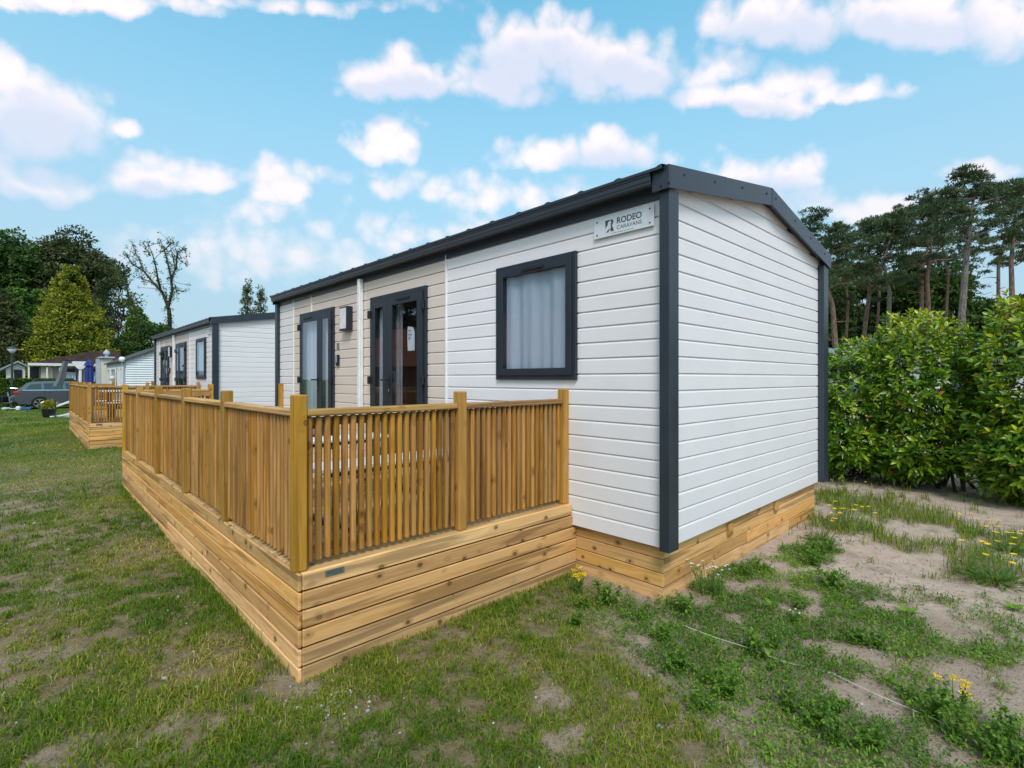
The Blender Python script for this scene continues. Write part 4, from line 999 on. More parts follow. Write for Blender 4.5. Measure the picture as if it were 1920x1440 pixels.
# ------------------------------------------------------------------ things on the far lawn
car_paint = mat('car_paint'); g_ = G(car_paint); g_.out(g_.pbr((.085, .098, .12), .34, .5, .3, None, **{'Coat Weight': .6, 'Coat Roughness': .05}))
tyre_m = plain('tyre_rubber', (.015, .015, .016), .85); rim_m = plain('alloy', (.55, .56, .58), .3, .5, .8); red_lens = plain('red_lens', (.45, .015, .02), .2, .5); car_glass = plain('car_glass', (.035, .06, .065), .12, .4); chrome = plain('chrome', (.7, .7, .72), .15, .5, .9)
def make_car(xr, yn):
    """estate car, tail at x = xr, near flank at y = yn, facing +x"""
    c = empty('estate_car', (xr + 2.3, yn + .9, 0), 'grey estate car parked on the lawn behind the second deck', 'car')
    q = lambda pts: [(xr + x, z) for x, z in pts]
    def arch(cx, r=.36, n=9): return [(cx + r * math.cos(a), .30 + r * math.sin(a)) for a in np.linspace(0, math.pi, n)]
    low = [(.05, .42), (.0, .62), (.06, .92), (.22, 1.0), (1.2, .985), (2.6, .965), (3.2, .95), (3.95, .86), (4.4, .74), (4.54, .55), (4.5, .32), (4.02, .22)] + arch(3.63) + [(3.2, .20), (1.40, .20)] + arch(1.0)[0:] + [(.55, .26), (.2, .30)]
    def loft(poly, ws):
        n = len(poly); V = []; F = []
        cx = sum(p[0] for p in poly) / n; cz = sum(p[1] for p in poly) / n
        for (yy, s) in ws:
            for (x, z) in poly: V.append((cx + (x - cx) * s, yy, cz + (z - cz) * s))
        for k in range(len(ws) - 1):
            for i in range(n): F.append((k * n + i, k * n + (i + 1) % n, (k + 1) * n + (i + 1) % n, (k + 1) * n + i))
        F.append(tuple(range(n))); F.append(tuple((len(ws) - 1) * n + i for i in range(n)))
        return V, F
    b = MB(); b.add(*loft(q(low), [(yn, .978), (yn + .05, .998), (yn + .12, 1), (yn + 1.68, 1), (yn + 1.75, .998), (yn + 1.8, .978)])); body = b.build('body', car_paint, c, (xr + 2.3, yn + .9, .6))
    # cabin: wide at the waist, narrower at the roof
    wl = [(.14, .97), (.50, 1.36), (.75, 1.445), (1.6, 1.485), (2.5, 1.455), (2.95, 1.34), (3.55, .955)]
    V = []; n = len(wl)
    for s in (0, 1):
        for x, z in wl:
            ins = .06 + (z - .95) * .38; V.append((xr + x, yn + (ins if s == 0 else 1.8 - ins), z))
    F = [tuple(range(n)), tuple(range(n, 2 * n))[::-1]] + [(i, (i + 1) % n, n + (i + 1) % n, n + i) for i in range(n)]
    b = MB(); b.add(V, F); b.build('cabin', car_paint, c, (xr + 2, yn + .9, 1.2))
    def sidepoly(name, pts, m, out=.006):
        for s in (0, 1):
            b = MB(); V = []
            for x, z in pts:
                ins = .06 + (z - .95) * .38 - out; V.append((xr + x, yn + (ins if s == 0 else 1.8 - ins), z))
            V += [(v[0], v[1] + (.02 if s == 0 else -.02), v[2]) for v in V]; k = len(pts)
            b.add(V, [tuple(range(k)), tuple(range(k, 2 * k))[::-1]] + [(i, (i + 1) % k, k + (i + 1) % k, k + i) for i in range(k)]); b.build(name, m, c, tuple(V[0]))
    sidepoly('side_window', [(.46, 1.04), (.64, 1.29), (1.06, 1.335), (1.08, 1.03)], car_glass)
    sidepoly('side_window', [(1.18, 1.03), (1.17, 1.34), (1.88, 1.36), (1.96, 1.02)], car_glass)
    sidepoly('side_window', [(2.08, 1.02), (2.0, 1.36), (2.48, 1.35), (2.80, 1.26), (3.15, 1.02)], car_glass)
    sidepoly('window_trim', [(.34, .992), (.36, 1.012), (3.3, .99), (3.3, .972)], chrome, .010)
    b = MB(); b.add([(xr + .18, yn + .14, 1.0), (xr + .18, yn + 1.66, 1.0), (xr + .47, yn + 1.58, 1.33), (xr + .47, yn + .22, 1.33), (xr + .155, yn + .14, 1.0), (xr + .155, yn + 1.66, 1.0), (xr + .445, yn + 1.58, 1.33), (xr + .445, yn + .22, 1.33)], [(4, 5, 6, 7), (0, 3, 2, 1), (0, 1, 5, 4), (2, 3, 7, 6)]); b.build('rear_window', car_glass, c, (xr + .3, yn + .9, 1.15))
    b = MB(); b.add([(xr + 3.02, yn + .22, 1.32), (xr + 3.02, yn + 1.58, 1.32), (xr + 3.56, yn + 1.66, .98), (xr + 3.56, yn + .14, .98)], [(0, 1, 2, 3)]); b.build('windscreen', car_glass, c, (xr + 3.3, yn + .9, 1.15))
    for yy in (yn + .26, yn + 1.50): 
        b = MB(); b.tube([(xr + .72, yy, 1.47), (xr + .85, yy, 1.53), (xr + 2.3, yy, 1.535), (xr + 2.55, yy, 1.47)], .02, 6); b.build('roof_rail', black_plastic, c, (xr + 1.6, yy, 1.5))
    for yy in (yn - .012, yn + 1.50): cbox('tail_light', xr - .012, xr + .36, yy, yy + .30, .80, .94, red_lens, c, .04)
    cbox('bumper', xr - .04, xr + .25, yn + .08, yn + 1.72, .32, .52, anthracite_pvc, c, .05)
    cbox('sill', xr + 1.42, xr + 3.20, yn - .006, yn + .05, .22, .29, metal_grey, c, .01)
    for xx in (1.30, 2.22): cbox('door_handle', xr + xx, xr + xx + .20, yn - .022, yn + .005, .87, .90, car_paint, c, .008)
    for xx in (1.20, 2.10): cbox('door_seam', xr + xx, xr + xx + .012, yn - .002, yn + .02, .33, .97, black_plastic, c, 0)
    for xx in (1.0, 3.63):
        for s, yy in ((0, yn + .01), (1, yn + 1.57)):
            b = MB(); 
            prof = [(.20, 0), (.30, 0), (.325, .04), (.325, .18), (.30, .22), (.20, .22)]
            V = []; F = []; m_ = 24
            for (r, d) in prof:
                for i in range(m_): a = 2 * math.pi * i / m_; V.append((xr + xx + r * math.cos(a), yy + d, .315 + r * math.sin(a)))
            for k in range(len(prof) - 1):
                for i in range(m_): F.append((k * m_ + i, k * m_ + (i + 1) % m_, (k + 1) * m_ + (i + 1) % m_, (k + 1) * m_ + i))
            b.add(V, F); w = b.build('wheel', tyre_m, c, (xr + xx, yy + .11, .315))
            b = MB(); yo = yy - .004 if s == 0 else yy + .224
            for i in range(5):
                a = 2 * math.pi * i / 5 + .3
                for da in (-.13, .13): b.tube([(xr + xx + .04 * math.cos(a), yo, .315 + .04 * math.sin(a)), (xr + xx + .215 * math.cos(a + da), yo, .315 + .215 * math.sin(a + da))], .018, 5)
            b.tube([(xr + xx + .215 * math.cos(t), yo, .315 + .215 * math.sin(t)) for t in np.linspace(0, 2 * math.pi, 25)], .014, 5); b.build('rim', rim_m, w, (xr + xx, yo, .315))
            b = MB(); b.tube([(xr + xx, yy + .08, .315), (xr + xx, yy + .12, .315)], .2, 16); b.build('brake_disc', black_plastic, w, (xr + xx, yy + .1, .315))
    return c
make_car(-3.72, 34.7)
def make_bike(loc, rz):
    c = empty('bicycle', loc, 'white bicycle with black saddle bags beside the grey car', 'bicycle', None, rz)
    def P_(name, mb, m, par=c, sm=False):
        me = mesh(name, mb.V, mb.F, m, sm); fixn(me); o = bpy.data.objects.new(name, me); link(o, par); return o
    for xx in (0, 1.08):
        b = MB(); b.tube([(xx + .34 * math.cos(t), 0, .36 + .34 * math.sin(t)) for t in np.linspace(0, 2 * math.pi, 29)], .02, 6); w = P_('wheel', b, tyre_m)
        b = MB()
        for i in range(10): a = math.pi * 2 * i / 10; b.tube([(xx, 0, .36), (xx + .33 * math.cos(a), 0, .36 + .33 * math.sin(a))], .004, 4)
        P_('spokes', b, metal_grey, w)
    b = MB()
    for p, q_ in (((0, 0, .36), (.42, 0, .32)), ((.42, 0, .32), (.28, 0, .92)), ((0, 0, .36), (.33, 0, .80)), ((.42, 0, .32), (.88, 0, .72)), ((.36, 0, .60), (.90, 0, .82)), ((.86, 0, .92), (1.08, 0, .36))): b.tube([p, q_], .022, 8)
    P_('frame', b, white_paint)
    b = MB(); b.tube([(.86, 0, .92), (.83, 0, 1.06), (.80, -.08, 1.09), (.72, -.28, 1.10), (.58, -.31, 1.08)], .014, 6); b.tube([(.83, 0, 1.06), (.80, .08, 1.09), (.72, .28, 1.10), (.58, .31, 1.08)], .014, 6); P_('handlebar', b, chrome)
    b = MB(); b.add(*[( [(v[0] + .24, v[1], v[2] + .97) for v in cbox_vf(.27, .17, .07, .03)[0]]), cbox_vf(.27, .17, .07, .03)[1]]); P_('saddle', b, black_plastic)
    b = MB(); b.tube([(-.1, 0, .72), (.26, 0, .74)], .02, 6); b.tube([(-.1, 0, .72), (0, 0, .36)], .012, 6)
    P_('carrier', b, black_plastic)
    for s in (-1, 1):
        b = MB(); V_, F_ = cbox_vf(.38, .14, .34, .05); b.add([(v[0] - .03, v[1] + s * .14, v[2] + .55) for v in V_], F_); P_('saddle_bag', b, black_plastic)
    b = MB(); b.tube([(.42, -.09, .32), (.42, .09, .32)], .03, 8); b.tube([(.42, -.09, .32), (.52, -.09, .18)], .012, 6); b.tube([(.42, .09, .32), (.32, .09, .46)], .012, 6); P_('crank', b, black_metal)
    return c
make_bike((-4.12, 35.2, 0), R(48))
lp = empty('street_lamp', (-3.78, 37.0, 0), 'slender dark green street lamp with bowl head at the far left', 'street lamp')
lamp_green = plain('lamp_green', (.035, .055, .05), .5)
b = MB(); b.lathe([(.09, 0), (.09, .5), (.055, .56), (.05, 3.0), (.04, 3.02)], 10, (-3.78, 37.0, 0)); b.build('pole', lamp_green, lp, (-3.78, 37, 1.5))
b = MB(); b.lathe([(.06, 2.98), (.11, 3.05), (.22, 3.22), (.20, 3.24)], 14, (-3.78, 37.0, 0)); b.build('bowl', lamp_diff, lp, (-3.78, 37, 3.1), True)
b = MB(); b.lathe([(.24, 3.235), (.26, 3.26), (.12, 3.33), (.02, 3.35)], 14, (-3.78, 37.0, 0)); b.build('cap', lamp_green, lp, (-3.78, 37, 3.3), True)
# potted plant
pt = empty('potted_plant', (-2.57, 26.85, 0), 'yellow green plant in a black tub on the lawn before the car', 'potted plant')
b = MB(); b.lathe([(.15, 0), (.20, .02), (.235, .30), (.255, .31), (.255, .35), (.22, .35), (.20, .30)], 16, (-2.57, 26.85, 0)); b.build('pot', black_plastic, pt, (-2.57, 26.85, .17))
n = 520; a = rdir(n, .5); P = np.array([[-2.57, 26.85, .45]]) + a * RNG.uniform(.05, .30, n)[:, None] * np.array([[1, 1, .8]])
V, F, rn = leaves(P, a + RNG.normal(0, .3, (n, 3)), np.tile([0, 0, 1.], (n, 1)) + RNG.normal(0, .3, (n, 3)), RNG.uniform(.06, .12, n), RNG.uniform(.03, .05, n), RNG.random(n))
part('foliage', tri_mesh('foliage', V, F, flower_gold, rn), pt, (0, 0, 0))
# sun lounger and paving strip
sl = empty('sun_lounger', (-1.95, 26.7, 0), 'white curved sun lounger on the lawn between the tub and the second deck', 'sun lounger')
b = MB(); prof = [(-2.35, .42), (-2.15, .50), (-1.9, .62), (-1.65, .80), (-1.45, 1.02)]
b.add([(x, y, z + dz) for y in (26.45, 27.05) for dz in (0, .05) for x, z in prof], []); k = 5
b.F += [(i, i + 1, 10 + i + 1, 10 + i) for i in range(4)] + [(5 + i, 15 + i, 15 + i + 1, 5 + i + 1) for i in range(4)] + [(i, 5 + i, 5 + i + 1, i + 1) for i in range(4)] + [(10 + i, 11 + i, 16 + i, 15 + i) for i in range(4)]; b.build('sling', white_plastic, sl, (-1.9, 26.7, .7))
for yy in (26.47, 27.03):
    b = MB(); b.tube([(-2.55, yy, .03), (-2.2, yy, .05), (-1.95, yy, .12), (-1.6, yy, .35), (-1.45, yy, .60)], .03, 6); b.tube([(-1.95, yy, .60), (-1.75, yy, .14)], .022, 6); b.tube([(-1.7, yy, .78), (-1.5, yy, .48)], .022, 6); b.build('leg_frame', white_plastic, sl, (-1.9, yy, .4))
pv = cbox('white_paving_slab', -2.5, -.6, 26.5, 27.6, -.02, .035, white_paint, None, .006); tag(pv, 'low white paving slab under the sun lounger', 'paving slab')
pm = MB(); pm.tube([(-2.39, 26.4, 0), (-2.39, 26.4, .68)], .02, 8); pm.lathe([(.035, 0), (.035, .03), (.0, .05)], 8, (-2.39, 26.4, .68)); pm = pm.build('marker_stake', anthracite_pvc, None, (-2.39, 26.4, .3)); tag(pm, 'thin dark stake beside the black tub', 'stake')
# parasols and white paddle-shaped stand
pa = empty('closed_parasol', (-1.58, 22.6, 0), 'closed blue parasol behind the corner of the second deck', 'parasol')
b = MB(); b.tube([(-1.58, 22.6, 0), (-1.58, 22.6, 2.2)], .025, 8); b.build('pole', metal_grey, pa, (-1.58, 22.6, 1.1))
def folded(name, cx, cy, prof, m, par, n=16, wob=.16):
    V = []; F = []
    for (r, z) in prof:
        for i in range(n): a = 2 * math.pi * i / n; rr = r * (1 + wob * (1 if i % 2 else -1)); V.append((cx + rr * math.cos(a), cy + rr * math.sin(a), z))
    for k in range(len(prof) - 1):
        for i in range(n): F.append((k * n + i, k * n + (i + 1) % n, (k + 1) * n + (i + 1) % n, (k + 1) * n + i))
    b = MB(); b.add(V, F); return b.build(name, m, par, (cx, cy, prof[0][1]), False)
folded('canopy', -1.58, 22.6, [(.04, .95), (.12, 1.0), (.125, 1.4), (.115, 1.9), (.09, 2.12), (.03, 2.16)], blue_cloth, pa); folded('top_vent', -1.58, 22.6, [(.15, 2.08), (.10, 2.2), (.03, 2.3), (.0, 2.31)], blue_cloth, pa)
pg = empty('closed_parasol', (-1.95, 30.0, 0), 'folded dark grey cantilever parasol behind the white paddle stand', 'parasol')
b = MB(); b.tube([(-1.50, 30, 0), (-1.50, 30, 2.45), (-1.90, 30, 2.50)], .04, 8); b.build('mast', anthracite_pvc, pg, (-1.5, 30, 1.3))
V = []; F = []
for (x0, x1, z) in ((-2.36, -2.02, 1.25), (-2.22, -1.90, 1.6), (-2.10, -1.84, 2.05), (-2.0, -1.80, 2.42)):
    for i in range(10): a = 2 * math.pi * i / 10; V.append(((x0 + x1) / 2 + (x1 - x0) / 2 * math.cos(a), 30 + .16 * math.sin(a) * (1 + .3 * (i % 2)), z))
for k in range(3):
    for i in range(10): F.append((k * 10 + i, k * 10 + (i + 1) % 10, (k + 1) * 10 + (i + 1) % 10, (k + 1) * 10 + i))
b = MB(); b.add(V, F); b.build('canopy', grey_cloth, pg, (-2, 30, 1.8))
ps = empty('paddle_stand', (-1.78, 22.9, 0), 'white stand with flat fan shaped head rising behind the second deck corner', 'stand')
b = MB(); b.box(-1.85, -1.76, 22.88, 22.94, 0, 2.0, .02); b.build('post', white_plastic, ps, (-1.8, 22.9, 1))
hp = [(-.06, 1.95), (-.22, 2.13), (-.245, 2.19), (-.22, 2.24), (.20, 2.24), (.235, 2.20), (.22, 2.14), (.06, 1.95)]
b = MB(); b.prism([(-1.805 + x, z) for x, z in hp], 22.86, 22.96, 1); b.build('head', white_plastic, ps, (-1.8, 22.91, 2.1))
# odds and ends on the grass by the bicycle
gb = MB(); gb.lathe([(.0, 0), (.15, .02), (.19, .08), (.14, .14), (.04, .17)], 9, (-3.98, 34.35, 0)); gb.V = [(v[0], v[1] + random.uniform(-.05, .05), v[2] * random.uniform(.8, 1.2)) for v in gb.V]; o = gb.build('plastic_bag', plain('pale_green_plastic', (.35, .55, .40), .5), None, (-3.98, 34.35, .1), True); tag(o, 'crumpled pale green plastic bag on the grass under the bicycle', 'bag')
gb = cbox('blue_tray', -3.52, -3.05, 34.15, 34.5, .0, .13, plain('blue_plastic', (.03, .12, .42), .5), None, .02); tag(gb, 'flat blue plastic tray on the grass behind the car wheel', 'tray')
gb = MB(); gb.tube([(-3.85, 34.2, .09), (-3.55, 34.2, .09)], .02, 6); gb.lathe([(.0, 0), (.10, .02), (.11, .15), (.05, .2)], 9, (-3.52, 34.22, 0)); o = gb.build('white_pump', white_plastic, None, (-3.6, 34.2, .08)); tag(o, 'small white pump with a pipe lying between bag and tray', 'pump')
# ------------------------------------------------------------------ trees and shrubs
UP = np.array([[0, 0, 1.]])
def clump(c, r, n, size, aspect=.55, shell=.5, up=.25, tone=0., wob=.25, droop=0.):
    d = rdir(n); rad = (shell + (1 - shell) * RNG.random(n)) ** .6
    k = 1 + wob * np.sin(d[:, 0] * 5 + c[0] * 3) * np.cos(d[:, 1] * 4 + c[1]) + wob * .6 * np.sin(d[:, 2] * 7 + c[2])
    P = np.asarray(c)[None] + d * (rad * k)[:, None] * np.asarray(r)[None]
    D = d * .8 + rdir(n) * .9 + UP * up; U = d + UP * .6 + rdir(n) * .5
    s = size * RNG.uniform(.6, 1.35, n)
    return leaves(P, D, U, s, s * aspect, np.clip(RNG.normal(.45 + tone, .22, n), 0, 1), .15, droop=droop)
def wobbly(a, b, n=5, amp=.1, rs=None):
    a = np.asarray(a, float); b = np.asarray(b, float); L = np.linalg.norm(b - a)
    t = np.linspace(0, 1, n)[:, None]; p = a + (b - a) * t + RNG.normal(0, amp * L, (n, 3)) * np.sin(t * np.pi) * .5
    return p
def broadleaf(name, label, base, top, crown, nclump, nleaf, size, m, bk, group=None, trunk_r=.3, flat=.7, cr=.34, inner=.35, extra=None, cat='tree', shell=.5):
    """crown = (centre, radii)"""
    cc, rr = np.asarray(crown[0], float), np.asarray(crown[1], float)
    t = empty(name, (base[0], base[1], 0), label, cat, group)
    wood_ = MB(); fork = np.array([base[0], base[1], cc[2] - rr[2] * .75]); wood_.tube(wobbly((base[0], base[1], -.2), fork, 6, .03), np.linspace(trunk_r, trunk_r * .7, 6), 8)
    L = []
    for i in range(nclump):
        d = rdir(1)[0]; q = RNG.uniform(inner, 1) ** .6; c = cc + d * rr * q * np.array([.82, .82, .85])
        sc_ = RNG.uniform(.7, 1.25) * cr; r = np.array([rr[0], rr[1], min(rr[0], rr[2]) * flat]) * sc_
        L.append(clump(c, r, int(nleaf * RNG.uniform(.7, 1.3)), size, tone=RNG.normal(0, .13), shell=shell))
        if i % 2 == 0: wood_.tube(wobbly(fork, c, 5, .10), np.linspace(trunk_r * .38, .03, 5), 5, False)
    V, F, rn = merge(L); o = np.array([base[0], base[1], 0.])
    part('crown', tri_mesh('crown', V - o, F, m, rn), t, tuple(o)); wood_.build('trunk', bk, t, tuple(o))
    return t
def A(px, py, Y): return at(px, py, Y)
def crown_px(px, py0, py1, hw, Y, depth=None):
    c = A(px, (py0 + py1) / 2, Y); rx = hw * Y / 962; rz = (py1 - py0) / 2 * Y / 962
    return (c, (rx, depth or rx, rz))
def bt(name, label, px, py0, py1, hw, Y, ncl, nl, size, m, bk=None, **k):
    cr = crown_px(px, py0, py1, hw, Y); return broadleaf(name, label, cr[0][:2], None, cr, ncl, nl, size, m, bk or dark_bark, **k)
GTL = 'tall trees behind the far homes'
bt('broadleaf_tree', 'dense dark green broadleaf tree at the far left edge of the picture', 15, 424, 660, 75, 64, 60, 620, .42, oak_leaf, trunk_r=.5, group=GTL)
bt('broadleaf_tree', 'tall dark olive broadleaf tree rising behind the golden conifer', 128, 420, 650, 78, 68, 62, 620, .40, olive_leaf, trunk_r=.5, group=GTL)
bt('broadleaf_tree', 'rounder fresh green broadleaf tree left of the golden conifer', 45, 505, 700, 42, 55, 40, 460, .34, bright_leaf, trunk_r=.3, group=GTL)
bt('broadleaf_tree', 'airy dark tree with thin foliage just right of the golden conifer', 216, 455, 715, 44, 60, 44, 120, .32, olive_leaf, trunk_r=.2, cr=.28, group=GTL)
bt('broadleaf_tree', 'low shadowy tree behind the far hedge at the left edge', -20, 560, 715, 75, 50, 40, 520, .34, oak_leaf, trunk_r=.3, group=GTL)
bt('broadleaf_tree', 'thin young green tree behind the roof of the older white home', 262, 560, 690, 30, 58, 30, 200, .30, bright_leaf, trunk_r=.15, cr=.3, group=GTL)
bt('leafy_shrub', 'green shrub rising behind the ridge of the older white home', 236, 630, 720, 42, 52, 30, 320, .26, oak_leaf, trunk_r=.12, cat='shrub')
bt('leafy_shrub', 'bushy shrub at the foot of the bare ivy tree', 292, 590, 720, 34, 54, 30, 320, .26, oak_leaf, trunk_r=.12, cat='shrub')
bt('leafy_shrub', 'dark shrub filling the gap beside the second home roof', 330, 625, 720, 30, 56, 26, 320, .28, oak_leaf, trunk_r=.12, cat='shrub')
bt('leafy_shrub', 'dull green shrub behind the second home, hidden low behind its roof', 420, 640, 720, 70, 60, 30, 300, .3, olive_leaf, trunk_r=.12, cat='shrub')

def conifer(name, label, px, py0, py1, hw, Y, m, tiers, size, nl, cat='tree', group=None, power=.75, gap=.0):
    top = A(px, py0, Y); b0 = A(px, py1, Y); H = top[2] - b0[2]; Rm = hw * Y / 962
    t = empty(name, (top[0], top[1], 0), label, cat, group); L = []; w = MB()
    w.tube([(top[0], top[1], -.1), (top[0], top[1], b0[2] + H * .5), (top[0], top[1], top[2] - .3)], [Rm * .07 + .04, Rm * .045 + .03, .02], 7)
    for i in range(tiers):
        f = (i + .5) / tiers; r = Rm * (1 - f) ** power * (.93 + .1 * RNG.random()) + .05; z = b0[2] + H * f
        nb = max(3, int(5 + r * 3.2))
        for j in range(nb):
            a = 2 * math.pi * (j + RNG.random() * .7) / nb + i * 1.1; rr = r * RNG.uniform(.55, 1.0); zz = z + RNG.normal(0, H / tiers * .35)
            c = np.array([top[0] + rr * math.cos(a), top[1] + rr * math.sin(a), zz])
            q = max(.22, r * .34) * RNG.uniform(.8, 1.25)
            v, f_, rn = clump(c, (q, q, q * .75), int(nl * (.5 + q)), size, .42, .35, .5, RNG.normal(0, .10))
            tip = np.clip((np.hypot(v[:, 0] - top[0], v[:, 1] - top[1]) - rr) / (q + .01) * .5, -.35, .45)   # fresh golden growth at the branch tips; shade painted into the inner leaves
            L.append((v, f_, np.clip(rn * .9 - .08 + tip, 0, 1)))
            w.tube([(top[0], top[1], zz - rr * .2), tuple(c)], [.03 + r * .012, .012], 4, False)
    V, F, rn = merge(L); o = np.array([top[0], top[1], 0.])
    part('crown', tri_mesh('crown', V - o, F, m, rn), t, tuple(o)); w.build('trunk', dark_bark, t, tuple(o)); return t
conifer('golden_conifer', 'broad conical golden yellow conifer in front of the dark trees', 133, 502, 722, 70, 47, gold_leaf, 19, .23, 250, power=.62)
conifer('cypress_tree', 'small pointed cypress top showing over the second home roof, the taller of two', 464, 532, 720, 30, 40, fir_leaf, 17, .17, 55, power=.8, group='cypress tops')
conifer('cypress_tree', 'small pointed cypress top over the second home roof, the lower right one of two', 489, 540, 720, 27, 41, fir_leaf, 16, .17, 50, power=.8, group='cypress tops')
conifer('brown_conifer', 'dull brownish conifer at the left edge behind the street lamp', 4, 548, 722, 44, 44, olive_leaf, 14, .24, 260, power=.55)

# bare limbed tree with ivy: limbs traced as polylines, spread in depth
def ivy_tree():
    Y = 52; base = A(318, 720, Y); t = empty('ivy_clad_tree', (base[0], base[1], 0), 'nearly bare forked tree with ivy along its limbs, against the sky', 'tree')
    limbs = [([(318, 725), (317, 660), (318, 600), (316, 575)], .42, .30, 0), ([(316, 578), (305, 550), (287, 530), (270, 508), (250, 496), (232, 470)], .24, .05, .6), ([(303, 548), (297, 525), (293, 500), (285, 480), (278, 456)], .18, .04, -.8), ([(316, 575), (322, 545), (322, 520), (312, 490), (306, 465), (300, 452)], .24, .04, .5),
             ([(322, 525), (328, 500), (332, 475), (345, 468), (350, 476)], .15, .03, -.7), ([(270, 508), (262, 490), (254, 470), (248, 462)], .1, .02, .4), ([(285, 480), (276, 466), (268, 455)], .07, .02, .2), ([(306, 470), (318, 458), (325, 450)], .07, .02, -.3), ([(332, 478), (338, 490), (356, 499)], .07, .02, .3), ([(328, 500), (322, 470), (321, 455)], .08, .02, .9),
             ([(260, 700), (258, 600), (246, 560), (232, 530), (215, 505), (207, 498)], .22, .04, 1.5), ([(287, 530), (268, 520), (252, 516)], .08, .02, -.5), ([(246, 560), (236, 570), (225, 575)], .06, .02, -.5), ([(322, 560), (334, 545), (352, 548)], .03, .012, -.5)]
    w = MB(); L = []
    for pts, r0, r1, dep in limbs:
        P = []; 
        for i, (px, py) in enumerate(pts): P.append(A(px, py, Y + dep * 2.2 * i / len(pts)) + RNG.normal(0, .05, 3))
        w.tube(P, np.linspace(r0 * .62, r1 * .6, len(P)), 6, False)
        for i in range(len(P) - 1):
            k = max(2, int(np.linalg.norm(P[i + 1] - P[i]) * 3.6))
            for j in range(k):
                q = P[i] + (P[i + 1] - P[i]) * (j + RNG.random()) / k; zrel = q[2] / 15.
                s = RNG.uniform(.10, .26) * (1.9 if zrel < .55 else 1.0)
                L.append(clump(q + RNG.normal(0, .14, 3), (s, s, s * 1.1), int(10 + 42 * s * (2 if zrel < .55 else 1)), .17, shell=.1))
                if RNG.random() < .55:
                    e = q + RNG.normal(0, .6, 3) + np.array([0, 0, .4]); w.tube([q, (q + e) / 2 + RNG.normal(0, .06, 3), e], [.028, .02, .012], 4, False)
                    L.append(clump(e, (.16, .16, .16), 9, .15, shell=.1))
    V, F, rn = merge(L); o = np.array([base[0], base[1], 0.]); part('ivy', tri_mesh('ivy', V - o, F, oak_leaf, rn), t, tuple(o)); w.build('trunk', dark_bark, t, tuple(o))
ivy_tree()

# Scots pines on the right
def needles(c, r, n, ln, tone):
    """tufts of thin needles in a flat plate"""
    d = rdir(n); d[:, 2] = np.abs(d[:, 2]) * .8 - .12; rad = RNG.random(n) ** .45
    P = np.asarray(c)[None] + d * rad[:, None] * np.asarray(r)[None]
    L = []
    for k in range(4):
        D = rdir(n) * .9 + d * .5 + UP * .45; L.append(leaves(P, D, rdir(n) + UP, ln * RNG.uniform(.6, 1.2, n), np.full(n, ln * .22), np.clip(RNG.normal(.42 + tone, .22, n), 0, 1), .1))
    return merge(L)
GP = 'tall pines behind the hedge'
def pine(label, px, Y, top, trunk_px, hw, crown_bot, nb=18, base_py=716, tr=.20, nt=120, bark_=None):
    nb = int(nb * .78)
    """trunk_px: pixel x at base and below the crown"""
    p0 = A(trunk_px[0], base_py, Y); p1 = A(trunk_px[1], crown_bot + 28, Y); p2 = A(px, top + 8, Y)
    t = empty('pine_tree', (p0[0], p0[1], 0), label, 'tree', GP); w = MB(); m1 = (p0 + p1) / 2 + RNG.normal(0, .12, 3)
    p0 = np.array([p0[0], p0[1], -.2])
    pm = (p1 + p2) / 2 + RNG.normal(0, .25, 3)
    w.tube([p0, m1, p1, pm, p2], [tr * .78, tr * .68, tr * .56, tr * .3, .04], 8)
    H = p2[2] - p1[2]; Rm = hw * Y / 962; L = []
    for i in range(nb):
        f = (i + RNG.random() * .6) / nb; f = f ** .85; st = (p1 + (pm - p1) * (f * 2)) if f < .5 else (pm + (p2 - pm) * (f * 2 - 1))
        a = i * 2.4 + RNG.normal(0, .4); reach = Rm * (.95 - .66 * f) * RNG.uniform(.35, 1.15); e = st + np.array([math.cos(a) * reach, math.sin(a) * reach, RNG.uniform(.05, .30) * reach + .1])
        pts = wobbly(st, e, 5, .14); w.tube(pts, np.linspace(tr * .30, .02, 5), 5, False)
        for j in range(5):
            q = pts[[4, 4, 3, 3, 2][j]] + RNG.normal(0, .26 * Rm, 3) * np.array([1, 1, .55]); s = max(.26, Rm * .18) * RNG.uniform(.5, 1.35)
            L.append(needles(q, (s, s, s * .55), int(nt * .30), .24, RNG.normal(0, .18)))
    for j in range(4): L.append(needles(p2 + RNG.normal(0, .3, 3), (Rm * .30, Rm * .30, Rm * .16), nt // 2, .24, .05))
    for j in range(5):                    # dead side branches on the bare trunk
        f = RNG.uniform(.35, .95); q = p0 + (p1 - p0) * f; a = RNG.uniform(0, 6.28); l_ = RNG.uniform(.5, 1.6); w.tube(wobbly(q, q + np.array([math.cos(a) * l_, math.sin(a) * l_, RNG.uniform(-.3, .5)]), 4, .15), [.035, .025, .015, .008], 4, False)
    V, F, rn = merge(L); o = np.array([p0[0], p0[1], 0.]); part('crown', tri_mesh('crown', V - o, F, pine_leaf, rn), t, tuple(o)); w.build('trunk', bark_ or pine_bark, t, tuple(o)); return t
pine('pine at the left of the group, its crown just showing over the gable roof', 1522, 36, 402, (1535, 1528), 62, 520, 15)
pine('leaning reddish pine trunk nearest the rear corner post of the home', 1572, 29, 428, (1574, 1561), 58, 545, 13, tr=.22)
pine('slim dark pine second from the rear corner post', 1597, 38, 432, (1592, 1590), 55, 540, 13, tr=.16)
pine('pine with pale straight trunk above the tiled chalet roof', 1632, 33, 418, (1618, 1630), 68, 520, 15)
pine('thin pine behind the pale trunked one, left of the twin trunks', 1668, 40, 410, (1640, 1650), 70, 505, 14, tr=.15)
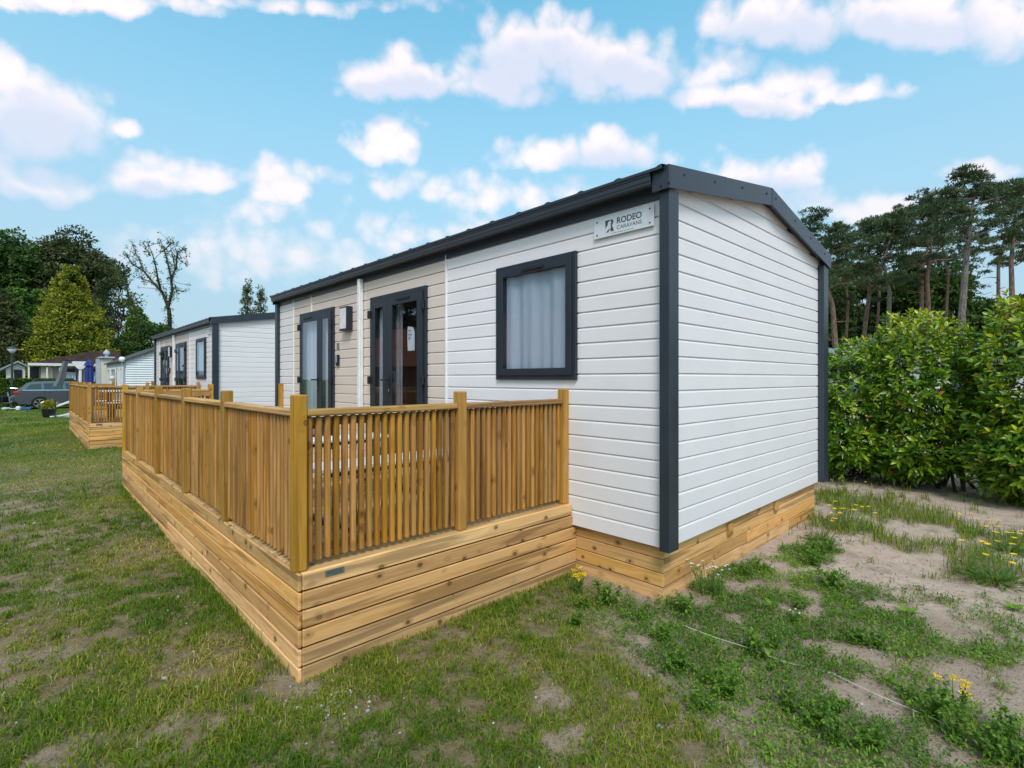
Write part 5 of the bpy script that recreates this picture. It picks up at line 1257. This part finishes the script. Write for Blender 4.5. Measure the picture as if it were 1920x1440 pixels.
pine('pine with light grey forked looking trunk over the middle of the hedge', 1680, 31, 405, (1672, 1668), 66, 520, 14, bark_=grey_bark)
pine('left one of the twin close pine trunks over the hedge', 1718, 35, 386, (1722, 1728), 78, 480, 16)
pine('right one of the twin close pine trunks over the hedge', 1752, 32, 378, (1742, 1738), 74, 495, 16, tr=.22)
pine('dark pine between the twin trunks and the tallest pine', 1784, 40, 384, (1776, 1778), 70, 490, 14, tr=.17)
pine('tallest pine with thick pale trunk standing clear against the sky', 1832, 27, 336, (1814, 1812), 88, 450, 18, tr=.24, bark_=grey_bark)
pine('pine right of the tallest, its branches against the bright sky', 1878, 36, 362, (1862, 1872), 62, 470, 13, tr=.17)
pine('pine at the right edge of the picture', 1908, 30, 346, (1888, 1896), 66, 460, 14, tr=.2)
pine('pine cut by the right edge, mostly outside the picture', 1955, 31, 340, (1940, 1945), 66, 470, 14, tr=.2)
GU = 'dark broadleaf trees between the pines'
for i, (px, y0, y1, hw, Y, lab) in enumerate(((1545, 485, 716, 60, 46, 'dark leafy tree under the pines next to the gable'), (1615, 475, 716, 62, 48, 'dark leafy tree filling the shade behind the pale pine trunk'), (1690, 468, 716, 66, 47, 'dark leafy tree behind the forked looking pine trunk'), (1760, 475, 716, 62, 46, 'dark leafy tree behind the twin pine trunks'), (1830, 560, 716, 55, 44, 'low dark leafy tree under the tallest pine'), (1900, 555, 716, 60, 42, 'airy leafy tree low at the right behind the hedge'), (1475, 520, 716, 60, 45, 'leafy tree hidden behind the gable, left of the pines'), (1400, 540, 716, 60, 47, 'leafy tree hidden behind the middle of the near home'))):
    bt('broadleaf_tree', lab, px, y0, y1, hw, Y, 46, 520, .36, oak_leaf, group=GU, trunk_r=.2)
bt('pale_shrub', 'pale loose shrub above the tiled chalet roof', 1632, 612, 700, 34, 24, 26, 70, .11, pale_leaf, twig_bark, cr=.3, trunk_r=.05, cat='shrub')
bt('broadleaf_tree', 'tall tree across the lawn seen only in the window reflections, nearer one', 960, 0, 10, 5, 5, 1, 1, .1, oak_leaf) if False else None
for i, (x, y, hh) in enumerate(((-21, 17, 13), (-23, 26, 15), (-20, 36, 14), (-24, 8, 13))):
    broadleaf('broadleaf_tree', ('tall leafy tree behind the near end of the brick house reflected in the glass', 'tallest leafy tree behind the middle of the brick house reflected in the glass', 'tall leafy tree past the far end of the brick house reflected in the glass', 'tall leafy tree nearest the camera side of the brick house reflected in the glass')[i], (x, y), None, ((x, y, hh * .58), (3.8, 4.2, hh * .42)), 40, 260, .45, oak_leaf, dark_bark, group='trees across the lawn')

# clipped hedge behind the car
hg = empty('clipped_hedge', (-3.6, 38.6, 0), 'clipped bright green hedge behind the car and street lamp', 'hedge'); L = []
n = 9000; P = np.stack([RNG.uniform(-4.6, -1.2, n), RNG.uniform(38.2, 39.2, n), RNG.uniform(.05, 1.55, n)], 1); f = RNG.random(n) < .75; P[f, 1] = 38.2 + np.abs(RNG.normal(0, .08, f.sum())); P[RNG.random(n) < .25, 2] = 1.52
L = [leaves(P, rdir(n) + np.array([[0, -.5, .3]]), rdir(n) + np.array([[0, -1, .5]]), RNG.uniform(.08, .16, n), RNG.uniform(.05, .08, n), RNG.random(n))]
V, F, rn = merge(L); part('foliage', tri_mesh('foliage', V - np.array([-3.6, 38.6, 0]), F, hedge_leaf, rn), hg, (-3.6, 38.6, 0))
b = MB(); b.box(-4.5, -1.3, 38.45, 39.0, 0, 1.4); b.build('branch_core', dark_bark, hg, (-3, 38.7, .7))

# ------------------------------------------------------------------ laurel bushes close behind the home
def laurel(label, ells, nshoot, seed):
    E = [(np.array(c, float), np.array(r, float)) for c, r in ells]; c0 = E[0][0]
    t = empty('laurel_bush', (c0[0], c0[1], 0), label, 'bush', 'laurel bushes'); areas = np.array([r[0] * r[1] + r[1] * r[2] + r[0] * r[2] for c, r in E]); areas /= areas.sum(); L = []
    PS = []; DS = []
    for (c, r), ar in zip(E, areas):
        n = int(nshoot * ar); d = rdir(n); lump = 1 + .10 * np.sin(d[:, 1] * 9 + c[1] * 5) * np.sin(d[:, 2] * 8 + c[2]) + .05 * np.sin(d[:, 0] * 17) + RNG.normal(0, .045, n)
        q = (1 - .38 * RNG.random(n) ** 2.0) * lump; P = c + d * r * q[:, None]
        keep = np.ones(n, bool)
        for (c2, r2) in E:
            if c2 is c: continue
            keep &= (((P - c2) / r2) ** 2).sum(1) > .62
        keep &= P[:, 2] > .10 + .10 * np.sin(P[:, 1] * 5 + 1)
        nrm = d / r; nrm /= np.linalg.norm(nrm, axis=1, keepdims=True); PS.append(P[keep]); DS.append(nrm[keep])
    P = np.concatenate(PS); Dn = np.concatenate(DS); n = len(P)
    sh = Dn * .75 + UP * .75 + rdir(n) * .45; sh /= np.linalg.norm(sh, axis=1, keepdims=True)
    young = np.clip((P[:, 2] - 1.7) * .55, 0, .5) * (RNG.random(n) < .7) + RNG.normal(0, .10, n)     # fresh light shoots grow at the top
    s1 = np.cross(sh, rdir(n)); s1 /= np.linalg.norm(s1, axis=1, keepdims=True); s2 = np.cross(sh, s1)
    for k in range(7):
        a = k * 2.4 + RNG.random(n) * .5; out = s1 * np.cos(a)[:, None] + s2 * np.sin(a)[:, None]; sp = .95 - .085 * k
        D = out * sp + sh * (.25 + .12 * k); base = P + sh * (.014 * k)[..., None] if False else P + sh * (.014 * k)
        rn = np.clip(RNG.normal(.40, .22, n) + young * 1.25, 0, .96); rn = np.where(RNG.random(n) < .012, 1.0, rn)
        ln = RNG.uniform(.06, .15, n) * (1 - .03 * k)
        L.append(leaves(base, D, sh + rdir(n) * .25, ln, ln * RNG.uniform(.36, .46, n), rn, .13, True, .18))
    V, F, rn = merge(L); o = np.array([c0[0], c0[1], 0.])
    part('leaves', tri_mesh('leaves', V - o, F, laurel_leaf, rn, True), t, tuple(o))
    w = MB()
    for (c, r) in E:
        for j in range(7):
            a = RNG.uniform(0, 6.28); b0 = np.array([c[0] + RNG.normal(0, .2), c[1] + RNG.normal(0, .25), -.05]); e = c + rdir(1)[0] * r * .85; e[2] = abs(e[2] - .3) + .3
            w.tube(wobbly(b0, e, 6, .10), np.linspace(.026, .006, 6), 5, False)
    w.build('stems', twig_bark, t, tuple(o)); return t
laurel('leafy bright green laurel bush directly behind the rear corner of the near home', [((6.45, .25, 1.10), (.78, .75, 1.02)), ((6.5, 1.4, 1.1), (.8, .8, .85)), ((6.5, -.58, 1.42), (.78, .70, 1.10)), ((6.25, -.55, .62), (.66, .60, .50)), ((6.25, .3, .55), (.72, .7, .5)), ((6.5, -1.0, 1.0), (.5, .42, .8))], 7000, 1)
laurel('taller laurel bush at the right edge of the picture beyond the sandy path', [((6.15, -1.85, 1.40), (.84, .66, 1.28)), ((6.3, -3.1, 1.4), (.85, .85, 1.3)), ((5.95, -1.75, .62), (.74, .66, .58)), ((6.0, -3.0, .7), (.8, .8, .6))], 6600, 2)

# ------------------------------------------------------------------ weeds and flowers near the corner
def obj_mesh(name, parts_, loc, label, cat, group=None, rz=0., sc_=1.):
    t = empty(name, loc, label, cat, group, rz); t.scale = (sc_,) * 3
    for nm, me in parts_:
        o = bpy.data.objects.new(nm, me); link(o, t)
    return t
HA = []
def herb_mesh(h, ns, nl, ls, seed, spread=.5):
    L = []; w = MB()
    for i in range(ns):
        a = RNG.uniform(0, 6.28); e = np.array([math.cos(a) * h * spread * RNG.random(), math.sin(a) * h * spread * RNG.random(), h * RNG.uniform(.6, 1.0)]); b0 = np.array([math.cos(a) * .02, math.sin(a) * .02, -.01])
        pts = wobbly(b0, e, 4, .1); w.tube(pts, [.0022, .002, .0016, .001], 4, False)
        t = RNG.uniform(.1, 1, nl)[:, None]; P = b0 + (e - b0) * t; D = rdir(nl) + np.array([[0, 0, .4]]); L.append(leaves(P, D, UP + rdir(nl) * .4, ls * RNG.uniform(.6, 1.2, nl) * (1.15 - .5 * t[:, 0]), ls * .42 * RNG.uniform(.7, 1.2, nl), np.clip(RNG.normal(.42, .2, nl), 0, 1), .12, False, .15))
    V, F, rn = merge(L); HA.append((V, F, rn)); me = mesh('stems', w.V, w.F, weed_stem); return [('stems', me), ('leaves', tri_mesh('leaves', V, F, weed_leaf, rn))]
weed_stem = plain('weed_stem', (.10, .17, .05), .7)
herbs = [herb_mesh(.12, 11, 24, .034, 1, .9), herb_mesh(.17, 9, 26, .034, 2, .55), herb_mesh(.085, 12, 20, .028, 3, 1.2), herb_mesh(.14, 8, 18, .05, 4, .8)]
HP = [(1395, 1080, 0, 1.1), (1425, 1065, 2, 1.2), (1290, 1150, 2, 1), (1240, 1200, 0, 1), (1265, 1250, 0, 1.15), (1330, 1275, 2, 1.2), (1360, 1300, 0, 1.1), (1425, 1225, 0, 1.2), (1450, 1215, 1, .8), (1480, 1330, 1, .9), (1520, 1350, 0, 1.1), (1560, 1330, 2, 1), (1530, 1040, 1, 1.2), (1520, 1055, 0, 1.3), (1550, 1030, 0, 1.1), (1600, 1200, 0, .9), (1640, 1215, 0, 1), (1740, 1340, 0, 1.1), (1790, 1380, 1, .9), (1850, 1410, 0, 1.2), (1880, 1380, 1, 1.0), (1080, 1170, 0, .9), (1140, 1130, 2, 1.2), (1095, 1140, 0, .8), (1560, 1385, 1, .9), (1630, 1400, 0, 1.0), (1500, 1140, 2, 1.1), (1560, 1100, 2, 1.2), (1310, 1330, 0, .9), (1205, 1160, 2, .9), (1910, 1430, 1, 1.1), (1700, 1310, 2, 1)]
NAMED = {(1395, 1080): 'bushy weed against the gable skirting just right of the daisy clump', (1530, 1040): 'tallest leafy weed, at the far end of the gable skirting', (1290, 1150): 'low weed on the sand right in front of the skirting corner', (1265, 1250): 'leafy weed left of where the string line starts, nearest the lawn',
    (1450, 1215): 'upright weed just behind the middle of the string line', (1600, 1200): 'leafy weed at the left side of the bright green patch beyond the string', (1640, 1215): 'leafy weed at the near edge of the bright green patch beyond the string', (1480, 1330): 'upright weed in the lower middle on the near side of the string',
    (1790, 1380): 'upright weed just below the yellow mustard at the lower right', (1850, 1410): 'wide leafy weed next to the last one in the lower right corner', (1910, 1430): 'leafy weed in the very corner at the lower right', (1080, 1170): 'leafy weed on the lawn edge below the yellow mustard in the corner', (1140, 1130): 'low spreading weed in the corner between deck and home', (1560, 1385): 'upright weed near the bottom edge, left of the yellow mustard'}
WX = []
for i_, (px, py, k, s) in enumerate(HP):
    k = 3 if i_ % 5 == 2 else k
    p = gp(px, py); z = float(gheight(np.array([p[0]]), np.array([p[1]]))[0]); a = random.random() * 6.28
    if (px, py) in NAMED: obj_mesh('leafy_weed', herbs[k], (p[0], p[1], z), NAMED[(px, py)], 'weed', 'leafy weeds in the sand', a, s)
    else:
        v, f, rn = HA[k]; ca, sa = math.cos(a) * s, math.sin(a) * s
        WX.append((np.stack([v[:, 0] * ca - v[:, 1] * sa + p[0], v[:, 0] * sa + v[:, 1] * ca + p[1], v[:, 2] * s + z], 1), f, rn))
V, F, rn = merge(WX); wx = part('weed_thicket', tri_mesh('weed_thicket', V, F, weed_leaf, rn)); wx['kind'] = 'stuff'; tag(wx, 'tangle of small leafy weeds around the string line', 'weeds')
def rosette(n, ln, wd, rise=.35):
    a = np.linspace(0, 2 * np.pi, n, endpoint=False) + RNG.normal(0, .2, n); D = np.stack([np.cos(a), np.sin(a), np.full(n, rise) + RNG.normal(0, .12, n)], 1)
    P = np.zeros((n, 3)); V, F, rn = leaves(P, D, np.tile(UP, (n, 1)), ln * RNG.uniform(.7, 1.15, n), wd * RNG.uniform(.8, 1.1, n), np.clip(RNG.normal(.6, .15, n), 0, 1), .12, True, .3)
    return [('leaves', tri_mesh('leaves', V, F, weed_leaf, rn, True))]
rs_ = [rosette(9, .085, .03, .55), rosette(9, .095, .036, .7)]
for px, py, k, s, lab in ((1447, 1136, 0, 1.1, 'broad leaved plantain on the sand between the daisies and the weed bed'), (1570, 1100, 1, .9, 'broad leaved plantain in the weeds below the far end of the skirting'), (1700, 1150, 1, 1.1, 'broad leaved plantain at the far edge of the bright green patch'), (1900, 1140, 1, 1, 'broad leaved plantain alone on the sand near the right edge'), (1325, 1195, 0, .8, 'small plantain rosette before the skirting corner, near the string end')):
    p = gp(px, py); z = float(gheight(np.array([p[0]]), np.array([p[1]]))[0]) + .005
    obj_mesh('plantain', rs_[k], (p[0], p[1], z), lab, 'weed', 'plantain rosettes', random.random() * 6.28, s)
def flower_plant(h, ns, nf, petal, fr, leafn, ls, head, basal=0, spread=.45):
    """stems with flower heads; head 'disc' or 'cluster'"""
    L = []; w = MB(); Fl = []; out = []
    for i in range(ns):
        a = RNG.uniform(0, 6.28); rr = h * spread * RNG.random() ** .5; e = np.array([math.cos(a) * rr, math.sin(a) * rr, h * RNG.uniform(.75, 1.0)]); b0 = np.array([math.cos(a) * rr * .3, math.sin(a) * rr * .3, -.01])
        w.tube(wobbly(b0, e, 4, .08), [.0022, .002, .0018, .0014], 4, False)
        if leafn:
            t = RNG.uniform(.05, .85, leafn)[:, None]; L.append(leaves(b0 + (e - b0) * t, rdir(leafn) + np.array([[0, 0, .3]]), UP + rdir(leafn) * .3, ls * RNG.uniform(.6, 1.2, leafn), ls * .3 * RNG.uniform(.7, 1.2, leafn), np.clip(RNG.normal(.42, .2, leafn), 0, 1), .12))
        if i < nf:
            if head == 'disc':
                m_ = 11; aa = np.linspace(0, 6.28, m_, endpoint=False); tilt = RNG.normal(0, .25, 3); D = np.stack([np.cos(aa), np.sin(aa), np.full(m_, .18)], 1) + tilt
                Fl.append(leaves(np.tile(e, (m_, 1)), D, np.tile(UP, (m_, 1)), np.full(m_, fr), np.full(m_, fr * .62), RNG.random(m_), .02))
            else:
                m_ = 26; P = e + RNG.normal(0, fr * .8, (m_, 3)) * np.array([1, 1, .7]); Fl.append(leaves(P, rdir(m_, .3), rdir(m_) + UP, np.full(m_, fr * .9), np.full(m_, fr * .75), RNG.random(m_), .05))
    if basal:
        a = RNG.uniform(0, 6.28, basal); D = np.stack([np.cos(a), np.sin(a), RNG.uniform(.2, 1.2, basal)], 1); L.append(leaves(np.stack([np.cos(a), np.sin(a), a * 0], 1) * RNG.uniform(0, h * spread * .8, basal)[:, None], D, np.tile(UP, (basal, 1)), RNG.uniform(.08, .17, basal), RNG.uniform(.012, .022, basal), np.clip(RNG.normal(.35, .2, basal), 0, 1), .12, True, .25))
    out.append(('stems', mesh('stems', w.V, w.F, weed_stem)))
    if L: V, F, rn = merge(L); out.append(('leaves', tri_mesh('leaves', V, F, weed_leaf, rn)))
    for V, F, rn in Fl: out.append(('flower', tri_mesh('flower', V, F, petal, rn)))
    return out
def plant_at(px, py, meshes, label, name, sc_=1., group=None):
    p = gp(px, py); z = float(gheight(np.array([p[0]]), np.array([p[1]]))[0]); return obj_mesh(name, meshes, (p[0], p[1], z), label, 'flower', group, random.random() * 6.28, sc_)
plant_at(1077, 1112, flower_plant(.17, 9, 8, petal_yellow, .013, 14, .045, 'cluster', 0, .5), 'small yellow flowering mustard plant in the corner between deck and home', 'mustard_plant')
plant_at(1790, 1330, flower_plant(.16, 7, 5, petal_yellow, .012, 14, .045, 'cluster', 0, .45), 'yellow flowering mustard plant in the weeds at the lower right', 'mustard_plant')
plant_at(1335, 1112, flower_plant(.26, 26, 22, petal_white, .012, 16, .030, 'disc', 0, .75), 'clump of small white daisies against the timber skirting', 'daisy_clump', .95)
plant_at(1490, 1165, flower_plant(.10, 8, 4, petal_white, .009, 14, .03, 'disc', 0, .6), 'few tiny white daisies among the weeds in front of the skirting', 'daisy_clump', .95)
plant_at(1595, 990, flower_plant(.26, 18, 13, petal_yellow, .027, 0, .03, 'disc', 60, .85), 'yellow hawkbit flowers in the grass just beyond the corner of the home', 'hawkbit_clump', 1, 'hawkbit clumps')
plant_at(1868, 1085, flower_plant(.30, 34, 10, petal_yellow, .028, 0, .03, 'disc', 150, .80), 'large hawkbit clump with many stems on the sand near the right edge', 'hawkbit_clump', 1, 'hawkbit clumps')
plant_at(1890, 1030, flower_plant(.22, 18, 9, petal_yellow, .027, 0, .03, 'disc', 110, .9), 'hawkbit clump with few yellow flowers further back at the right edge', 'hawkbit_clump', 1, 'hawkbit clumps')
plant_at(1830, 1000, flower_plant(.20, 8, 6, petal_yellow, .027, 0, .03, 'disc', 30, .9), 'sparse yellow hawkbit flowers on the bare sand before the laurel', 'hawkbit_clump', 1, 'hawkbit clumps')
plant_at(1542, 1010, flower_plant(.30, 9, 5, petal_yellow, .018, 6, .04, 'disc', 20, .5), 'tall yellow flowered weed leaning on the end of the timber skirting', 'hawkbit_clump', 1, 'hawkbit clumps')
plant_at(1590, 925, flower_plant(.22, 9, 7, petal_yellow, .016, 6, .04, 'disc', 20, 1.1), 'small yellow flowers under the laurel beside the dark rear post', 'hawkbit_clump', 1, 'hawkbit clumps')
# white cord lying over the weeds
pts = [gp(x, y) for x, y in ((1280, 1176), (1340, 1200), (1400, 1222), (1470, 1245), (1560, 1266), (1640, 1310), (1740, 1352), (1830, 1390), (1915, 1422))]
b = MB(); b.tube([(p[0], p[1], float(gheight(np.array([p[0]]), np.array([p[1]]))[0]) + (.018, .03, .035, .022, .012, .03, .025, .03, .02)[i]) for i, p in enumerate(pts)], .0022, 5)
o = b.build('string_line', plain('string_white', (.6, .58, .52), .8), None, tuple(np.append(pts[4], .02))); tag(o, 'thin white string line stretched across the weeds and sand', 'string')
